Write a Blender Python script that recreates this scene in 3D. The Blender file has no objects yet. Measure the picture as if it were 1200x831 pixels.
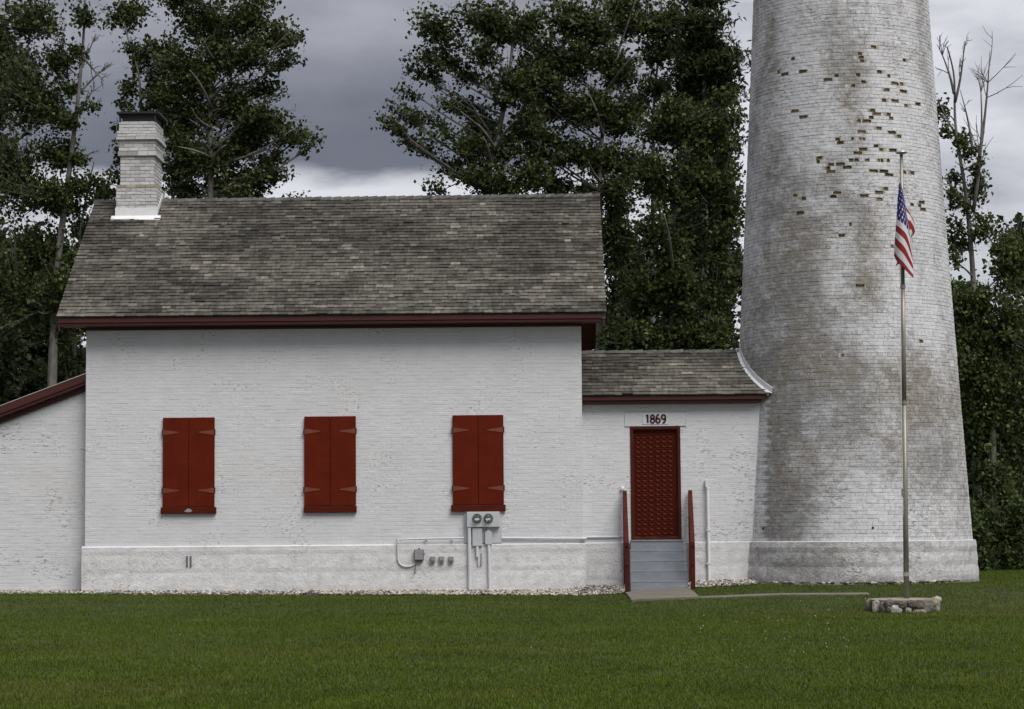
import bpy, math, random
import numpy as np
from mathutils import Vector, Matrix

# ------------------------------------------------------------------ camera
scn = bpy.context.scene
F, CX, CY = 2600.0, 600.0, 415.5            # focal length and centre in photo pixels (1200 wide)
CAM = np.array([0.0, -45.6, 1.5])
PSI, PITCH, ROLL = 0.0112, math.atan(196.5 / 2600), 0.008
fwd = np.array([-math.sin(PSI) * math.cos(PITCH), math.cos(PSI) * math.cos(PITCH), math.sin(PITCH)])
_r0 = np.array([math.cos(PSI), math.sin(PSI), 0.0])
_u0 = np.cross(_r0, fwd)
RGT = math.cos(ROLL) * _r0 - math.sin(ROLL) * _u0
UPV = math.sin(ROLL) * _r0 + math.cos(ROLL) * _u0
cd = bpy.data.cameras.new('camera')
cd.sensor_width = 36.0
cd.lens = F / 1200.0 * 36.0
cd.clip_start, cd.clip_end = 0.5, 3000.0
cam = bpy.data.objects.new('camera', cd)
scn.collection.objects.link(cam)
cam.matrix_world = Matrix(((RGT[0], UPV[0], -fwd[0], CAM[0]), (RGT[1], UPV[1], -fwd[1], CAM[1]),
                           (RGT[2], UPV[2], -fwd[2], CAM[2]), (0, 0, 0, 1)))
scn.camera = cam

# ------------------------------------------------------------------ sky, sun, exposure
SUN_EL, SUN_AZ = math.radians(52), math.radians(36)     # azimuth from the wall's normal towards the right
w = bpy.data.worlds.new('World')
scn.world = w
w.use_nodes = True
nt = w.node_tree
N, L = nt.nodes, nt.links
N.clear()


def wn(t, **k):
    n = N.new(t)
    for a, v in k.items():
        setattr(n, a, v)
    return n


def wmath(op, a, b=None, c=None):
    n = wn('ShaderNodeMath', operation=op)
    for i, v in enumerate((a, b, c)):
        if v is None:
            continue
        if hasattr(v, 'links'):
            L.new(v, n.inputs[i])
        else:
            n.inputs[i].default_value = v
    return n.outputs[0]


def wsmooth(v, a, b):
    n = wn('ShaderNodeMapRange', interpolation_type='SMOOTHSTEP')
    L.new(v, n.inputs[0])
    n.inputs[1].default_value, n.inputs[2].default_value = a, b
    return n.outputs[0]


sky = wn('ShaderNodeTexSky', sky_type='NISHITA', sun_disc=False)
sky.sun_elevation, sky.sun_rotation = SUN_EL, math.pi - SUN_AZ
tc = wn('ShaderNodeTexCoord')
mp = wn('ShaderNodeMapping')
mp.inputs['Scale'].default_value = (5.0, 5.0, 13.0)
mp.inputs['Location'].default_value = (1.3, 0.2, 0.4)
L.new(tc.outputs['Generated'], mp.inputs[0])
nz = wn('ShaderNodeTexNoise')
nz.inputs['Scale'].default_value, nz.inputs['Detail'].default_value, nz.inputs['Roughness'].default_value = 1.0, 7.0, 0.55
nz.inputs['Distortion'].default_value = 0.6
L.new(mp.outputs[0], nz.inputs['Vector'])
nz2 = wn('ShaderNodeTexNoise')
nz2.inputs['Scale'].default_value, nz2.inputs['Detail'].default_value = 2.6, 8.0
L.new(mp.outputs[0], nz2.inputs['Vector'])
sx = wn('ShaderNodeSeparateXYZ')
L.new(tc.outputs['Generated'], sx.inputs[0])
# overcast: a dark cloud base low in the sky ahead, paler higher up, with bright thin cloud under it and away to the right
wob = wmath('MULTIPLY_ADD', nz.outputs[0], 0.05, -0.025)
wob2 = wmath('MULTIPLY_ADD', nz2.outputs[0], 0.03, -0.015)
el = wmath('ADD', wmath('ADD', sx.outputs[2], wob), wob2)
low = wsmooth(el, 0.166, 0.150)
side = wmath('MULTIPLY', wsmooth(wmath('ADD', sx.outputs[0], wob), 0.0, 0.12), wsmooth(sx.outputs[1], 0.2, 0.9))
lift = wmath('MULTIPLY', wsmooth(el, 0.165, 0.235), 0.25)
zen = wmath('MULTIPLY', wsmooth(sx.outputs[2], 0.25, 0.9), 0.62)
bright = wmath('MAXIMUM', wmath('MULTIPLY', low, 0.92), wmath('MULTIPLY', side, 0.86))
tex = wmath('MAXIMUM', wmath('ADD', wmath('MULTIPLY_ADD', nz2.outputs[0], 1.7, -0.32), wmath('MULTIPLY_ADD', nz.outputs[0], 1.7, -0.36)), 0.35)
fac = wmath('MINIMUM', wmath('MULTIPLY', wmath('MAXIMUM', bright, wmath('ADD', lift, wmath('ADD', zen, 0.05))), tex), 1.0)
rmp = wn('ShaderNodeValToRGB')
rmp.color_ramp.elements[0].position = 0.0
rmp.color_ramp.elements[0].color = (0.62, 0.65, 0.85, 1)
rmp.color_ramp.elements[1].position = 1.0
rmp.color_ramp.elements[1].color = (3.6, 3.62, 3.9, 1)
e = rmp.color_ramp.elements.new(0.27)
e.color = (1.30, 1.33, 1.55, 1)
L.new(fac, rmp.inputs[0])
mx = wn('ShaderNodeMix', data_type='RGBA')
mx.inputs[0].default_value = 0.97
L.new(sky.outputs[0], mx.inputs['A'])
L.new(rmp.outputs[0], mx.inputs['B'])
bg = wn('ShaderNodeBackground')
bg.inputs[1].default_value = 0.1
L.new(mx.outputs['Result'], bg.inputs[0])
wo = wn('ShaderNodeOutputWorld')
L.new(bg.outputs[0], wo.inputs[0])

sd = bpy.data.lights.new('sun', 'SUN')
sd.energy, sd.angle, sd.color = 1.5, math.radians(38), (1.0, 0.97, 0.93)
sun = bpy.data.objects.new('sun', sd)
scn.collection.objects.link(sun)
sdir = Vector((math.sin(SUN_AZ) * math.cos(SUN_EL), -math.cos(SUN_AZ) * math.cos(SUN_EL), math.sin(SUN_EL)))
sun.rotation_euler = sdir.to_track_quat('Z', 'Y').to_euler()
sun.location = (0, 0, 40)

scn.render.engine = 'CYCLES'
vs = scn.view_settings
vs.view_transform, vs.look, vs.gamma = 'Standard', 'None', 1.0
vs.use_curve_mapping = False
vs.exposure = 1.0

# ------------------------------------------------------------------ helpers
rnd = random.Random(7)
rng = np.random.default_rng(7)
COL = scn.collection


def P(x, y, Y):
    """point on the vertical plane at depth Y seen at photo pixel (x, y)"""
    d = fwd + (x - CX) / F * RGT + (CY - y) / F * UPV
    return CAM + (Y - CAM[1]) / d[1] * d


def Q(p):
    d = np.asarray(p) - CAM
    z = d @ fwd
    return CX + F * (d @ RGT) / z, CY - F * (d @ UPV) / z


def hash3(ix, iy, s):
    h = (ix.astype(np.int64) * 374761393 + iy.astype(np.int64) * 668265263 + s * 974634777) & 0x7fffffff
    h = ((h ^ (h >> 13)) * 1274126177) & 0x7fffffff
    return ((h ^ (h >> 16)) & 0xffff) / 65535.0


def vnoise(x, y, s=0, octv=4):
    """value noise in 0..1"""
    x, y = np.atleast_1d(np.asarray(x, float)), np.atleast_1d(np.asarray(y, float))
    tot, amp, nrm = 0, 1.0, 0
    for o in range(octv):
        ix, iy = np.floor(x), np.floor(y)
        fx, fy = x - ix, y - iy
        fx, fy = fx * fx * (3 - 2 * fx), fy * fy * (3 - 2 * fy)
        a, b = hash3(ix, iy, s + o), hash3(ix + 1, iy, s + o)
        c, d = hash3(ix, iy + 1, s + o), hash3(ix + 1, iy + 1, s + o)
        tot = tot + amp * ((a * (1 - fx) + b * fx) * (1 - fy) + (c * (1 - fx) + d * fx) * fy)
        nrm += amp
        amp *= 0.5
        x, y = x * 2.03 + 17.1, y * 2.03 + 5.3
    return tot / nrm


def sstep(a, b, v):
    t = np.clip((v - a) / (b - a), 0, 1)
    return t * t * (3 - 2 * t)


def link(o, parent=None, kind=None):
    COL.objects.link(o)
    if parent is not None:
        root = parent
        while root.parent:
            root = root.parent
        o.parent = parent
        if parent == root:
            o.matrix_parent_inverse = Matrix.Translation(-root.location)
    if kind:
        o['kind'] = kind
    return o


def tag(o, label, cat, group=None):
    o['label'], o['category'] = label, cat
    if group:
        o['group'] = group
    return o


def thing(name, label, cat, loc=(0, 0, 0), group=None):
    o = bpy.data.objects.new(name, None)
    o.empty_display_size = 0.2
    o.location = tuple(float(v) for v in loc)
    COL.objects.link(o)
    return tag(o, label, cat, group)


class MB:
    """mesh collector: world-space vertices, faces, a colour per vertex"""

    def __init__(s):
        s.v, s.f, s.c = [], [], []

    def add(s, vs_, fs, col=(1, 1, 1)):
        n = len(s.v)
        s.v.extend(vs_)
        s.f.extend([tuple(i + n for i in f) for f in fs])
        if len(col) == 3 and not hasattr(col[0], '__len__'):
            s.c.extend([col] * len(vs_))
        else:
            s.c.extend(col)
        return s

    def box(s, x0, x1, y0, y1, z0, z1, col=(1, 1, 1)):
        vv = [(x, y, z) for z in (z0, z1) for y in (y0, y1) for x in (x0, x1)]
        return s.add(vv, [(0, 2, 3, 1), (4, 5, 7, 6), (0, 1, 5, 4), (1, 3, 7, 5), (3, 2, 6, 7), (2, 0, 4, 6)], col)

    def bbox(s, x0, x1, y0, y1, z0, z1, b=0.004, col=(1, 1, 1)):
        """box with chamfered edges"""
        vv, fs = [], []
        X, Y, Z = (x0, x1), (y0, y1), (z0, z1)
        idx = {}
        for i in (0, 1):
            for j in (0, 1):
                for k in (0, 1):
                    sx_, sy_, sz_ = (b if i == 0 else -b), (b if j == 0 else -b), (b if k == 0 else -b)
                    for ax, p in enumerate(((X[i], Y[j] + sy_, Z[k] + sz_), (X[i] + sx_, Y[j], Z[k] + sz_), (X[i] + sx_, Y[j] + sy_, Z[k]))):
                        idx[(i, j, k, ax)] = len(vv)
                        vv.append(p)
        q = lambda *a: tuple(idx[t] for t in a)
        fs += [q((0, 0, 0, 0), (0, 0, 1, 0), (0, 1, 1, 0), (0, 1, 0, 0)), q((1, 0, 0, 0), (1, 1, 0, 0), (1, 1, 1, 0), (1, 0, 1, 0))]
        fs += [q((0, 0, 0, 1), (1, 0, 0, 1), (1, 0, 1, 1), (0, 0, 1, 1)), q((0, 1, 0, 1), (0, 1, 1, 1), (1, 1, 1, 1), (1, 1, 0, 1))]
        fs += [q((0, 0, 0, 2), (0, 1, 0, 2), (1, 1, 0, 2), (1, 0, 0, 2)), q((0, 0, 1, 2), (1, 0, 1, 2), (1, 1, 1, 2), (0, 1, 1, 2))]
        for i in (0, 1):
            for j in (0, 1):
                fs.append(q((i, j, 0, 0), (i, j, 0, 1), (i, j, 1, 1), (i, j, 1, 0)))
                fs.append(q((i, 0, j, 0), (i, 0, j, 2), (i, 1, j, 2), (i, 1, j, 0)))
                fs.append(q((0, i, j, 1), (0, i, j, 2), (1, i, j, 2), (1, i, j, 1)))
        for i in (0, 1):
            for j in (0, 1):
                for k in (0, 1):
                    fs.append(q((i, j, k, 0), (i, j, k, 1), (i, j, k, 2)))
        return s.add(vv, fs, col)

    def tube(s, pts, rad, n=8, col=(1, 1, 1), caps=True):
        pts = [np.asarray(p, float) for p in pts]
        if not hasattr(rad, '__len__'):
            rad = [rad] * len(pts)
        vv, fs = [], []
        prev = None
        for i, p in enumerate(pts):
            t = pts[min(i + 1, len(pts) - 1)] - pts[max(i - 1, 0)]
            t = t / (np.linalg.norm(t) + 1e-9)
            a = np.array([0, 0, 1.0]) if prev is None else prev
            if abs(a @ t) > 0.95 and prev is None:
                a = np.array([1.0, 0, 0])
            u = a - (a @ t) * t
            u /= np.linalg.norm(u) + 1e-9
            prev = u
            b = np.cross(t, u)
            for k in range(n):
                an = 2 * math.pi * k / n
                vv.append(tuple(p + rad[i] * (math.cos(an) * u + math.sin(an) * b)))
        for i in range(len(pts) - 1):
            for k in range(n):
                k2 = (k + 1) % n
                fs.append((i * n + k, i * n + k2, (i + 1) * n + k2, (i + 1) * n + k))
        if caps:
            fs.append(tuple(range(n - 1, -1, -1)))
            fs.append(tuple((len(pts) - 1) * n + k for k in range(n)))
        return s.add(vv, fs, col)

    def lathe(s, prof, org=(0, 0, 0), axis='z', n=20, col=(1, 1, 1)):
        """profile of (radius, height) turned about an axis ('z' up, 'y' towards the camera)"""
        vv, fs = [], []
        for r, h in prof:
            for k in range(n):
                a = 2 * math.pi * k / n
                if axis == 'z':
                    vv.append((org[0] + r * math.cos(a), org[1] + r * math.sin(a), org[2] + h))
                else:
                    vv.append((org[0] + r * math.cos(a), org[1] - h, org[2] + r * math.sin(a)))
        for i in range(len(prof) - 1):
            for k in range(n):
                k2 = (k + 1) % n
                fs.append((i * n + k, i * n + k2, (i + 1) * n + k2, (i + 1) * n + k))
        fs.append(tuple(range(n - 1, -1, -1)))
        fs.append(tuple((len(prof) - 1) * n + k for k in range(n)))
        return s.add(vv, fs, col)

    def prism(s, poly, h0, h1, axis, col=(1, 1, 1)):
        """polygon extruded along an axis; poly holds the two other coordinates"""
        n = len(poly)
        mk = {'x': lambda h, a, b: (h, a, b), 'y': lambda h, a, b: (a, h, b), 'z': lambda h, a, b: (a, b, h)}[axis]
        vv = [mk(h0, a, b) for a, b in poly] + [mk(h1, a, b) for a, b in poly]
        fs = [tuple(range(n)), tuple(range(2 * n - 1, n - 1, -1))]
        fs += [(i, i + n, (i + 1) % n + n, (i + 1) % n) for i in range(n)]
        return s.add(vv, fs, col)

    def shear(s, dx, ya, yb):
        s.v = [(x + dx * (y - ya) / (yb - ya), y, z) for x, y, z in s.v]
        return s

    def mesh(s, name):
        me = bpy.data.meshes.new(name)
        v = np.asarray(s.v, np.float32)
        me.vertices.add(len(v))
        me.vertices.foreach_set('co', v.ravel())
        ln = np.fromiter((len(f) for f in s.f), np.int32, len(s.f))
        lp = np.fromiter((i for f in s.f for i in f), np.int32, int(ln.sum()))
        me.loops.add(len(lp))
        me.loops.foreach_set('vertex_index', lp)
        me.polygons.add(len(ln))
        st = np.zeros(len(ln), np.int32)
        st[1:] = np.cumsum(ln)[:-1]
        me.polygons.foreach_set('loop_start', st)
        ca = me.color_attributes.new('Col', 'FLOAT_COLOR', 'POINT')
        c = np.ones((len(v), 4), np.float32)
        c[:] = np.asarray([tuple(q)[:4] if len(q) > 3 else (*q, 1.0) for q in s.c], np.float32)
        ca.data.foreach_set('color', c.ravel())
        me.update(calc_edges=True)
        me.validate()
        return me

    def build(s, name, mat, parent=None, kind=None, smooth=False, fix=True):
        me = s.mesh(name)
        if fix:
            import bmesh
            bm = bmesh.new()
            bm.from_mesh(me)
            bmesh.ops.recalc_face_normals(bm, faces=bm.faces)
            bm.to_mesh(me)
            bm.free()
        me.polygons.foreach_set('use_smooth', [bool(smooth)] * len(me.polygons))
        me.materials.append(mat)
        return link(bpy.data.objects.new(name, me), parent, kind)


def pieces(lst, name, rest_name, mat, parent, key, limit=300, smooth=False):
    """the pieces that show largest become parts, the rest one part of kind stuff; lst: (verts, faces, cols)"""
    order = sorted(range(len(lst)), key=lambda i: key(lst[i]))
    for i in order[:limit]:
        MB().add(*lst[i]).build(name, mat, parent, smooth=smooth, fix=False)
    if len(order) > limit:
        m = MB()
        for i in order[limit:]:
            m.add(*lst[i])
        m.build(rest_name, mat, parent, kind='stuff', smooth=smooth, fix=False)


# ------------------------------------------------------------------ materials
def material(name):
    m = bpy.data.materials.new(name)
    m.use_nodes = True
    return m, m.node_tree.nodes, m.node_tree.links, m.node_tree.nodes['Principled BSDF']


def noise_node(n, l, scale, detail=5, rough=0.55, coord='Object', stretch=None, dist=0):
    t = n.new('ShaderNodeTexCoord')
    z = n.new('ShaderNodeTexNoise')
    z.inputs['Scale'].default_value, z.inputs['Detail'].default_value = scale, detail
    z.inputs['Roughness'].default_value, z.inputs['Distortion'].default_value = rough, dist
    if stretch:
        g = n.new('ShaderNodeMapping')
        g.inputs['Scale'].default_value = stretch
        l.new(t.outputs[coord], g.inputs[0])
        l.new(g.outputs[0], z.inputs['Vector'])
    else:
        l.new(t.outputs[coord], z.inputs['Vector'])
    return z.outputs[0]


def rangen(n, l, v, a, b, c=0.0, d=1.0):
    r = n.new('ShaderNodeMapRange')
    l.new(v, r.inputs[0])
    for i, x in enumerate((a, b, c, d)):
        r.inputs[i + 1].default_value = x
    return r.outputs[0]


def mixc(n, l, fac, a, b, blend='MIX'):
    m = n.new('ShaderNodeMix')
    m.data_type, m.blend_type = 'RGBA', blend
    for s_, v in (('Factor', fac), ('A', a), ('B', b)):
        i = m.inputs[0] if s_ == 'Factor' else m.inputs[s_]
        if hasattr(v, 'links'):
            l.new(v, i)
        elif s_ == 'Factor':
            i.default_value = v
        else:
            i.default_value = (*v, 1) if len(v) == 3 else v
    return m.outputs['Result']


def mulf(n, l, a, b):
    m = n.new('ShaderNodeMath')
    m.operation = 'MULTIPLY'
    for i, v in enumerate((a, b)):
        if hasattr(v, 'links'):
            l.new(v, m.inputs[i])
        else:
            m.inputs[i].default_value = v
    return m.outputs[0]


def bump(n, l, b, h, strength, dist):
    u = n.new('ShaderNodeBump')
    u.inputs['Strength'].default_value, u.inputs['Distance'].default_value = strength, dist
    l.new(h, u.inputs['Height'])
    l.new(u.outputs[0], b.inputs['Normal'])


def vcol_mat(name, rough=0.7, lo=0.85, hi=1.08, scale=6, fleck=0.0, fleck_col=(0.16, 0.14, 0.11), bump_s=0.3, bump_scale=40, bump_d=0.004, stretch=None, spec=0.3, speck=0.0, fth=0.570, grime=False):
    """colour from the piece's own colour attribute, worn by noise"""
    m, n, l, b = material(name)
    a = n.new('ShaderNodeAttribute')
    a.attribute_name = 'Col'
    z = noise_node(n, l, scale, 6, 0.6, stretch=stretch)
    f = rangen(n, l, z, 0.3, 0.7, lo, hi)
    g = n.new('ShaderNodeVectorMath')
    g.operation = 'SCALE'
    l.new(a.outputs['Color'], g.inputs[0])
    l.new(f, g.inputs['Scale'])
    out = g.outputs[0]
    if fleck:
        z1 = rangen(n, l, noise_node(n, l, 22, 3, 0.6, stretch=(0.55, 0.55, 2.0)), fth, fth + 0.05)
        z2 = rangen(n, l, noise_node(n, l, 1.1, 5, 0.65), 0.50, 0.61)
        out = mixc(n, l, mulf(n, l, mulf(n, l, z1, z2), fleck), out, fleck_col)
    if grime:                                        # weathering amount comes with the bricks, its grain from noise
        inv = n.new('ShaderNodeMath')
        inv.operation = 'SUBTRACT'
        inv.inputs[0].default_value = 1.0
        l.new(a.outputs['Alpha'], inv.inputs[1])
        gn = n.new('ShaderNodeMath')
        gn.operation = 'ADD'
        l.new(rangen(n, l, noise_node(n, l, 6, 10, 0.75), 0.30, 0.70, -0.42, 0.42), gn.inputs[0])
        l.new(rangen(n, l, noise_node(n, l, 34, 5, 0.8), 0.30, 0.70, -0.34, 0.34), gn.inputs[1])
        gn = gn.outputs[0]
        sm = n.new('ShaderNodeMath')
        sm.operation = 'ADD'
        l.new(inv.outputs[0], sm.inputs[0])
        l.new(gn, sm.inputs[1])
        gm_ = rangen(n, l, sm.outputs[0], 0.08, 0.98)
        tint = mixc(n, l, rangen(n, l, noise_node(n, l, 0.8, 5, 0.6), 0.42, 0.60), (0.21, 0.206, 0.20), (0.205, 0.182, 0.148))
        out = mixc(n, l, mulf(n, l, gm_, 0.95), out, tint)
    if speck:                                        # pitted paint: fine dark speckle, denser in patches
        z1 = rangen(n, l, noise_node(n, l, 30, 6, 0.75), 0.50, 0.60)
        z2 = rangen(n, l, noise_node(n, l, 0.9, 5, 0.6), 0.36, 0.62, 0.25, 1.0)
        out = mixc(n, l, mulf(n, l, mulf(n, l, z1, z2), speck), out, (0.17, 0.155, 0.135))
    l.new(out, b.inputs['Base Color'])
    b.inputs['Roughness'].default_value = rough
    b.inputs['Specular IOR Level'].default_value = spec
    bump(n, l, b, noise_node(n, l, bump_scale, 5, 0.65), bump_s, bump_d)
    return m


def plain_mat(name, col, rough=0.5, metal=0.0, var=0.18, scale=5, bump_s=0.15, bump_scale=50, spec=0.4, stretch=None, dirt=None):
    m, n, l, b = material(name)
    z = noise_node(n, l, scale, 6, 0.6, stretch=stretch)
    c = mixc(n, l, rangen(n, l, z, 0.3, 0.7), tuple(x * (1 - var) for x in col), tuple(min(1, x * (1 + var)) for x in col))
    if dirt:
        c = mixc(n, l, mulf(n, l, rangen(n, l, noise_node(n, l, scale * 3.1, 8, 0.7, dist=0.5), 0.55, 0.7), dirt[1]), c, dirt[0])
    l.new(c, b.inputs['Base Color'])
    b.inputs['Roughness'].default_value, b.inputs['Metallic'].default_value = rough, metal
    b.inputs['Specular IOR Level'].default_value = spec
    bump(n, l, b, noise_node(n, l, bump_scale, 4, 0.6), bump_s, 0.003)
    return m


M_WALL = vcol_mat('white_painted_brick', 0.75, 0.93, 1.04, 2.2, fleck=0.75, bump_s=0.45, bump_scale=30, bump_d=0.012)
M_TOWER = vcol_mat('weathered_white_brick', 0.85, 0.84, 1.08, 13, fth=0.555, fleck=0.85, bump_s=0.6, bump_scale=30, bump_d=0.014, speck=0.22, grime=True)
M_STONE = vcol_mat('white_painted_stone', 0.8, 0.90, 1.05, 5, fth=0.59, fleck=0.7, fleck_col=(0.22, 0.19, 0.15), bump_s=0.55, bump_scale=22, bump_d=0.03)
M_TSTONE = vcol_mat('pitted_white_stone', 0.85, 0.72, 1.08, 10, fth=0.53, fleck=0.9, fleck_col=(0.15, 0.135, 0.115), bump_s=0.7, bump_scale=24, bump_d=0.03, speck=0.45, grime=True)
M_SHINGLE = vcol_mat('cedar_shingle', 0.9, 0.65, 1.3, 14, bump_s=0.5, bump_scale=60, bump_d=0.004, stretch=(1, 0.25, 0.25), spec=0.15)
M_RED = plain_mat('dark_red_paint', (0.106, 0.0120, 0.0036), 0.6, var=0.14, scale=3, spec=0.08, dirt=((0.066, 0.0115, 0.006), 0.5))
M_DOOR = plain_mat('door_red_paint', (0.076, 0.0105, 0.0042), 0.6, var=0.16, scale=4, spec=0.1)
M_RAIL = plain_mat('rail_red_paint', (0.066, 0.0120, 0.0065), 0.6, var=0.2, scale=4, spec=0.15)
M_TRIM = plain_mat('maroon_trim_paint', (0.062, 0.0150, 0.0115), 0.5, var=0.15, scale=2, spec=0.35, stretch=(0.3, 1, 3))
M_HINGE = plain_mat('faded_red_iron', (0.155, 0.040, 0.023), 0.5, var=0.2, scale=9)
M_WHITE = plain_mat('white_paint', (0.72, 0.72, 0.72), 0.55, var=0.05, scale=6, dirt=((0.4, 0.38, 0.34), 0.4))
M_METAL = plain_mat('grey_enamel_box', (0.50, 0.51, 0.53), 0.4, var=0.06, scale=8, spec=0.5)
M_PIPE = plain_mat('painted_conduit', (0.60, 0.61, 0.63), 0.45, var=0.08, scale=8)
M_DARKBOX = plain_mat('dark_grey_box', (0.13, 0.13, 0.135), 0.45, var=0.15, scale=20)
M_MIDBOX = plain_mat('mid_grey_box', (0.27, 0.27, 0.275), 0.45, var=0.15, scale=20)
M_BLACK = plain_mat('black_iron', (0.012, 0.012, 0.013), 0.6, var=0.3)
M_GREYSTEP = plain_mat('grey_step_paint', (0.205, 0.222, 0.245), 0.6, var=0.13, scale=4, dirt=((0.36, 0.37, 0.39), 0.45), stretch=(0.5, 1, 2))
M_CONC = plain_mat('old_concrete', (0.155, 0.140, 0.108), 0.9, var=0.2, scale=3, bump_s=0.4)
M_POLE = plain_mat('weathered_flagpole', (0.26, 0.245, 0.21), 0.42, metal=0.45, var=0.3, scale=2.5, stretch=(8, 8, 0.7), dirt=((0.12, 0.09, 0.06), 0.5))
M_ROCK = vcol_mat('field_stone', 0.9, 0.6, 1.25, 6, bump_s=0.9, bump_scale=18, bump_d=0.02)
M_PEBBLE = vcol_mat('pebbles', 0.9, 0.8, 1.1, 12, bump_s=0.3)
M_SILVER = plain_mat('silver_cap', (0.5, 0.48, 0.44), 0.35, metal=0.6, var=0.15)
M_TEXT = plain_mat('number_paint', (0.055, 0.012, 0.010), 0.6, var=0.1)


def leaf_mat(name):
    m, n, l, b = material(name)
    a = n.new('ShaderNodeAttribute')
    a.attribute_name = 'Col'
    l.new(a.outputs['Color'], b.inputs['Base Color'])
    b.inputs['Roughness'].default_value = 0.5
    b.inputs['Specular IOR Level'].default_value = 0.15
    tr = n.new('ShaderNodeBsdfTranslucent')
    l.new(a.outputs['Color'], tr.inputs[0])
    ms = n.new('ShaderNodeMixShader')
    ms.inputs[0].default_value = 0.22
    l.new(b.outputs[0], ms.inputs[1])
    l.new(tr.outputs[0], ms.inputs[2])
    l.new(ms.outputs[0], n['Material Output'].inputs[0])
    return m


M_LEAF = leaf_mat('tree_leaves')
M_BLADE = leaf_mat('grass_blades')
M_BARK = plain_mat('grey_bark', (0.125, 0.118, 0.105), 0.9, var=0.45, scale=7, stretch=(1, 1, 0.4), bump_s=0.8, bump_scale=12)

# glass for the meters
M_GLASS, _n, _l, _b = material('meter_glass')
_b.inputs['Base Color'].default_value = (0.9, 0.95, 0.92, 1)
_b.inputs['Roughness'].default_value = 0.05
_b.inputs['Transmission Weight'].default_value = 1.0
_b.inputs['IOR'].default_value = 1.45
M_DIAL = plain_mat('meter_dial', (0.16, 0.165, 0.12), 0.5, var=0.6, scale=60)

# ------------------------------------------------------------------ ground
WX0, WX1 = -9.31, 0.92            # main house wall
TX, TY = 6.6, 1.55                # tower axis
GX = [-60, -14, -9.3, -4, 0.9, 1.5, 2.0, 3.3, 4.5, 9, 14, 60]
GZ = [0.15, 0.13, 0.11, 0.06, 0.02, 0.04, 0.09, 0.15, 0.21, 0.22, 0.24, 0.3]


def gz(x, y):
    x, y = np.asarray(x, float), np.asarray(y, float)
    g = np.interp(x, GX, GZ)
    t = sstep(-0.8, -9.0, y)
    g = g * (1 - t) - 0.07 * t
    t2 = sstep(-9, -26, y)
    g = g - 0.13 * t2
    return g + 0.03 * (vnoise(x * 0.35, y * 0.35, 91, 3) - 0.5).reshape(np.shape(g))


m, n, l, b = material('lawn_soil')
c = mixc(n, l, rangen(n, l, noise_node(n, l, 0.6, 6), 0.35, 0.65), (0.028, 0.038, 0.008), (0.042, 0.048, 0.013))
l.new(c, b.inputs['Base Color'])
b.inputs['Roughness'].default_value = 1.0
bump(n, l, b, noise_node(n, l, 40, 6), 0.8, 0.03)
M_SOIL = m
gxs = np.unique(np.concatenate([np.linspace(-900, -30, 9), np.linspace(-30, 30, 121), np.linspace(30, 900, 9)]))
gys = np.unique(np.concatenate([np.linspace(-120, -46, 6), np.linspace(-46, 12, 117), np.linspace(12, 40, 12), np.linspace(40, 1500, 10)]))
XX, YY = np.meshgrid(gxs, gys)
ZZ = gz(XX.ravel(), YY.ravel()) - 0.015
gm = MB()
nx = len(gxs)
gm.v = list(zip(XX.ravel(), YY.ravel(), ZZ))
gm.f = [(j * nx + i, j * nx + i + 1, (j + 1) * nx + i + 1, (j + 1) * nx + i) for j in range(len(gys) - 1) for i in range(nx - 1)]
gm.c = [(1, 1, 1)] * len(gm.v)
gm.build('ground', M_SOIL, kind='structure', smooth=True, fix=False)

# concrete walk: out from the steps, then right towards the flagpole
PX0, PX1, PY0, PY1, PXE = 1.72, 2.98, -4.10, -3.76, 6.15


def strip(name, x0, x1, y0, y1, mat, up=0.012, nx_=12, ny_=12):
    m_ = MB()
    xs, ys = np.linspace(x0, x1, nx_ + 1), np.linspace(y0, y1, ny_ + 1)
    for top in (True, False):
        for y in ys:
            for x in xs:
                m_.v.append((x, y, float(gz(x, y)) + (up if top else -0.12)))
    n1 = nx_ + 1
    nt_ = n1 * (ny_ + 1)
    for j in range(ny_):
        for i in range(nx_):
            a = j * n1 + i
            m_.f.append((a, a + 1, a + n1 + 1, a + n1))
            m_.f.append((nt_ + a, nt_ + a + n1, nt_ + a + n1 + 1, nt_ + a + 1))
    for i in range(nx_):
        for a in (i, ny_ * n1 + i):
            m_.f.append((a, a + 1, nt_ + a + 1, nt_ + a))
    for j in range(ny_):
        for a in (j * n1, j * n1 + nx_):
            m_.f.append((a, a + n1, nt_ + a + n1, nt_ + a))
    m_.c = [(1, 1, 1)] * len(m_.v)
    return m_.build(name, mat, kind='structure')


strip('door_walk', PX0, PX1, PY0, -0.95, M_CONC, 0.03, 6, 16)
strip('flagpole_walk', PX1 + 0.012, PXE, PY0, PY1, M_CONC, 0.010, 16, 5)

# ------------------------------------------------------------------ brick helpers
RH = 0.0745
WHITE = np.array([0.635, 0.635, 0.65])


def cell(mp_, u0, u1, v0, v1, j, proud, col, rim):
    """a brick with its half joint all round: rim at the mortar, face proud (or sunk when it has spalled)"""
    vv = [mp_(u0, v0, 0), mp_(u1, v0, 0), mp_(u1, v1, 0), mp_(u0, v1, 0)]
    k, ku = j + 0.002, j * 0.55
    vv += [mp_(u0 + ku, v0 + k, proud), mp_(u1 - ku, v0 + k, proud), mp_(u1 - ku, v1 - k, proud), mp_(u0 + ku, v1 - k, proud)]
    fs = [(4, 5, 6, 7), (0, 1, 5, 4), (1, 2, 6, 5), (2, 3, 7, 6), (3, 0, 4, 7)]
    return vv, fs, [tuple(np.asarray(rim) * rnd.uniform(0.92, 1.12)) for _ in range(4)] + [tuple(col)] * 4


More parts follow.
